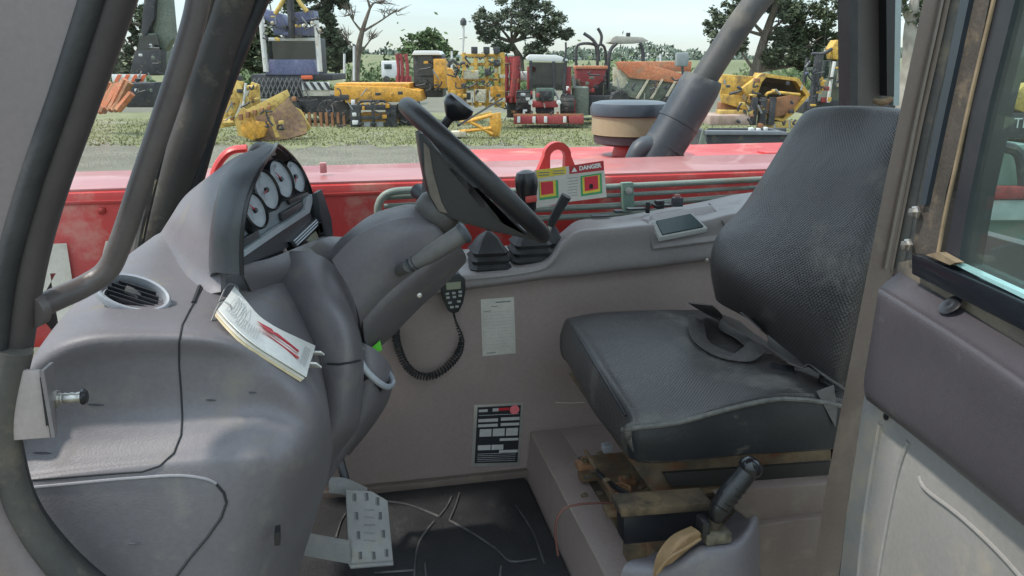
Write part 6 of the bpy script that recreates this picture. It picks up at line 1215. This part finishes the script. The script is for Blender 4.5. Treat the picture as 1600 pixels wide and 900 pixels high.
# --- through the door window
t = mach('yellow_excavator', 'yellow excavator arm seen through the tinted door window', 'excavator', 1580, 20); D = 20
pz_(t, 'arm', YEL, [(1530, 140), (1560, 134), (1580, 148), (1604, 132), (1640, 128), (1660, 170), (1600, 176), (1560, 160), (1536, 190)], D, .6, .03); bx(t, 'body', DK, 1540, 176, 1680, 216, D, 1.5, .05)
text_mesh('lettering', 'TE', P(1596, 193, d=D-.03), RGT, UP, .35, WH, t, sx=1)
t = mach('tractor_hood', 'dark green machine hood with a sloping guard bar beyond the door window', 'machine', 1560, 6.5); D = 6.5
pz_(t, 'hood', mat('green_hood', (.14, .2, .17), .4, (.2, .27, .23), ns=2), [(1500, 250), (1540, 222), (1600, 226), (1700, 240), (1700, 420), (1500, 420)], D, .8, .03); tb(t, 'guard_bar', DK, [(1536, 222), (1560, 228), (1592, 240), (1600, 290)], D-.1, .045); bx(t, 'red_panel', RDM, 1530, 292, 1700, 312, D-.15, .1); bx(t, 'pale_panel', mat('pale_grey_panel', (.4, .42, .4), .5), 1540, 312, 1720, 345, D-.12, .1)
# fence posts and power pole at the back
for i, (x, y0, y1) in enumerate(((553, 72, 126), (538, 84, 126), (706, 80, 128), (1032, 84, 120))):
    t = mach('utility_post', ('slender grey post left of the bare tree', 'short grey post beside the dark evergreen', 'grey post behind the yellow cab roof', 'low grey post behind the spreader')[i], 'post', x, 44); tb(t, 'pole', WPO, [(x, y1), (x, y0)], 44, .06, sub=1); bx(t, 'cap', DK, x-2, y0-2, x+2, y0+1, 44, .1)

# hoses, brackets, pins and grime-caught odds and ends on the machines
def fit(t_name, idx, x0, y0, x1, y1, D, n, mts, seed):
    rnd = random.Random(seed); t = [o for o in S.objects if o.type == 'EMPTY' and o.name.split('.')[0] == t_name][idx]
    for k in range(n):
        x, y_ = rnd.uniform(x0, x1), rnd.uniform(y0, y1); m_ = mts[k % len(mts)]; q = rnd.random()
        if q < .4: tb(t, 'hose', DK, [(x, y_), (x+rnd.uniform(-6, 6), y_+rnd.uniform(2, 9)), (x+rnd.uniform(-14, 14), y_+rnd.uniform(-2, 14))], D-rnd.uniform(.05, .3), rnd.uniform(.018, .03), seg=5)
        elif q < .88: bx(t, 'bracket', m_, x, y_, x+rnd.uniform(2.5, 8), y_+rnd.uniform(2, 7), D-rnd.uniform(.03, .2), rnd.uniform(.05, .25), .01)
        else: tb(t, 'hydraulic_ram', mat('ram_grey', (.2, .2, .19), .4), [(x, y_), (x+rnd.uniform(-10, 10), y_+rnd.uniform(6, 18))], D-.15, .02, sub=1, seg=6)
for a in (('loader_coupler', 0, 350, 130, 400, 185, 21.7, 14, (YED, DK, RST), 1), ('digger_bucket', 0, 390, 165, 440, 195, 20.5, 8, (YED, RST), 2), ('crane_truck', 0, 410, 10, 495, 60, 26.7, 22, (BLV, YED, DK, WPO), 3), ('crane_truck', 0, 400, 150, 520, 185, 26.2, 26, (DK, RST, WPO, BLV), 4),
          ('yellow_loader', 0, 525, 135, 640, 195, 25.2, 26, (YEO, DK, DK), 5), ('yellow_loader', 0, 645, 90, 695, 150, 26.2, 10, (DK, YEO), 6), ('yellow_crane_gear', 0, 700, 85, 784, 165, 24.2, 46, (YEL, DK, YEO, BGE, DK), 7), ('red_tractor', 0, 812, 135, 888, 175, 24.9, 20, (RDM, DK, WPO), 8),
          ('dark_red_loader', 0, 785, 90, 812, 180, 27.2, 18, (RDM, DK, RST), 9), ('red_hopper', 0, 895, 108, 948, 178, 26.2, 20, (RDM, DK, GRN2, ORR), 10), ('spreader', 0, 960, 120, 1065, 165, 23.8, 20, (DK, RST, BGE, GRN2), 11), ('yellow_hopper', 0, 1130, 120, 1260, 195, 16.6, 34, (YED, DK, RST, MUD), 12),
          ('excavator', 0, 1260, 95, 1325, 165, 23.8, 30, (YEL, DK, BLV, GRN2, RDM), 13), ('dark_excavator', 0, 205, 60, 252, 150, 25.6, 16, (DK, GRN2, WPO), 14), ('roll_hoop_machine', 0, 900, 100, 950, 140, 27.8, 12, (DK, RDM), 15)): fit(*a)
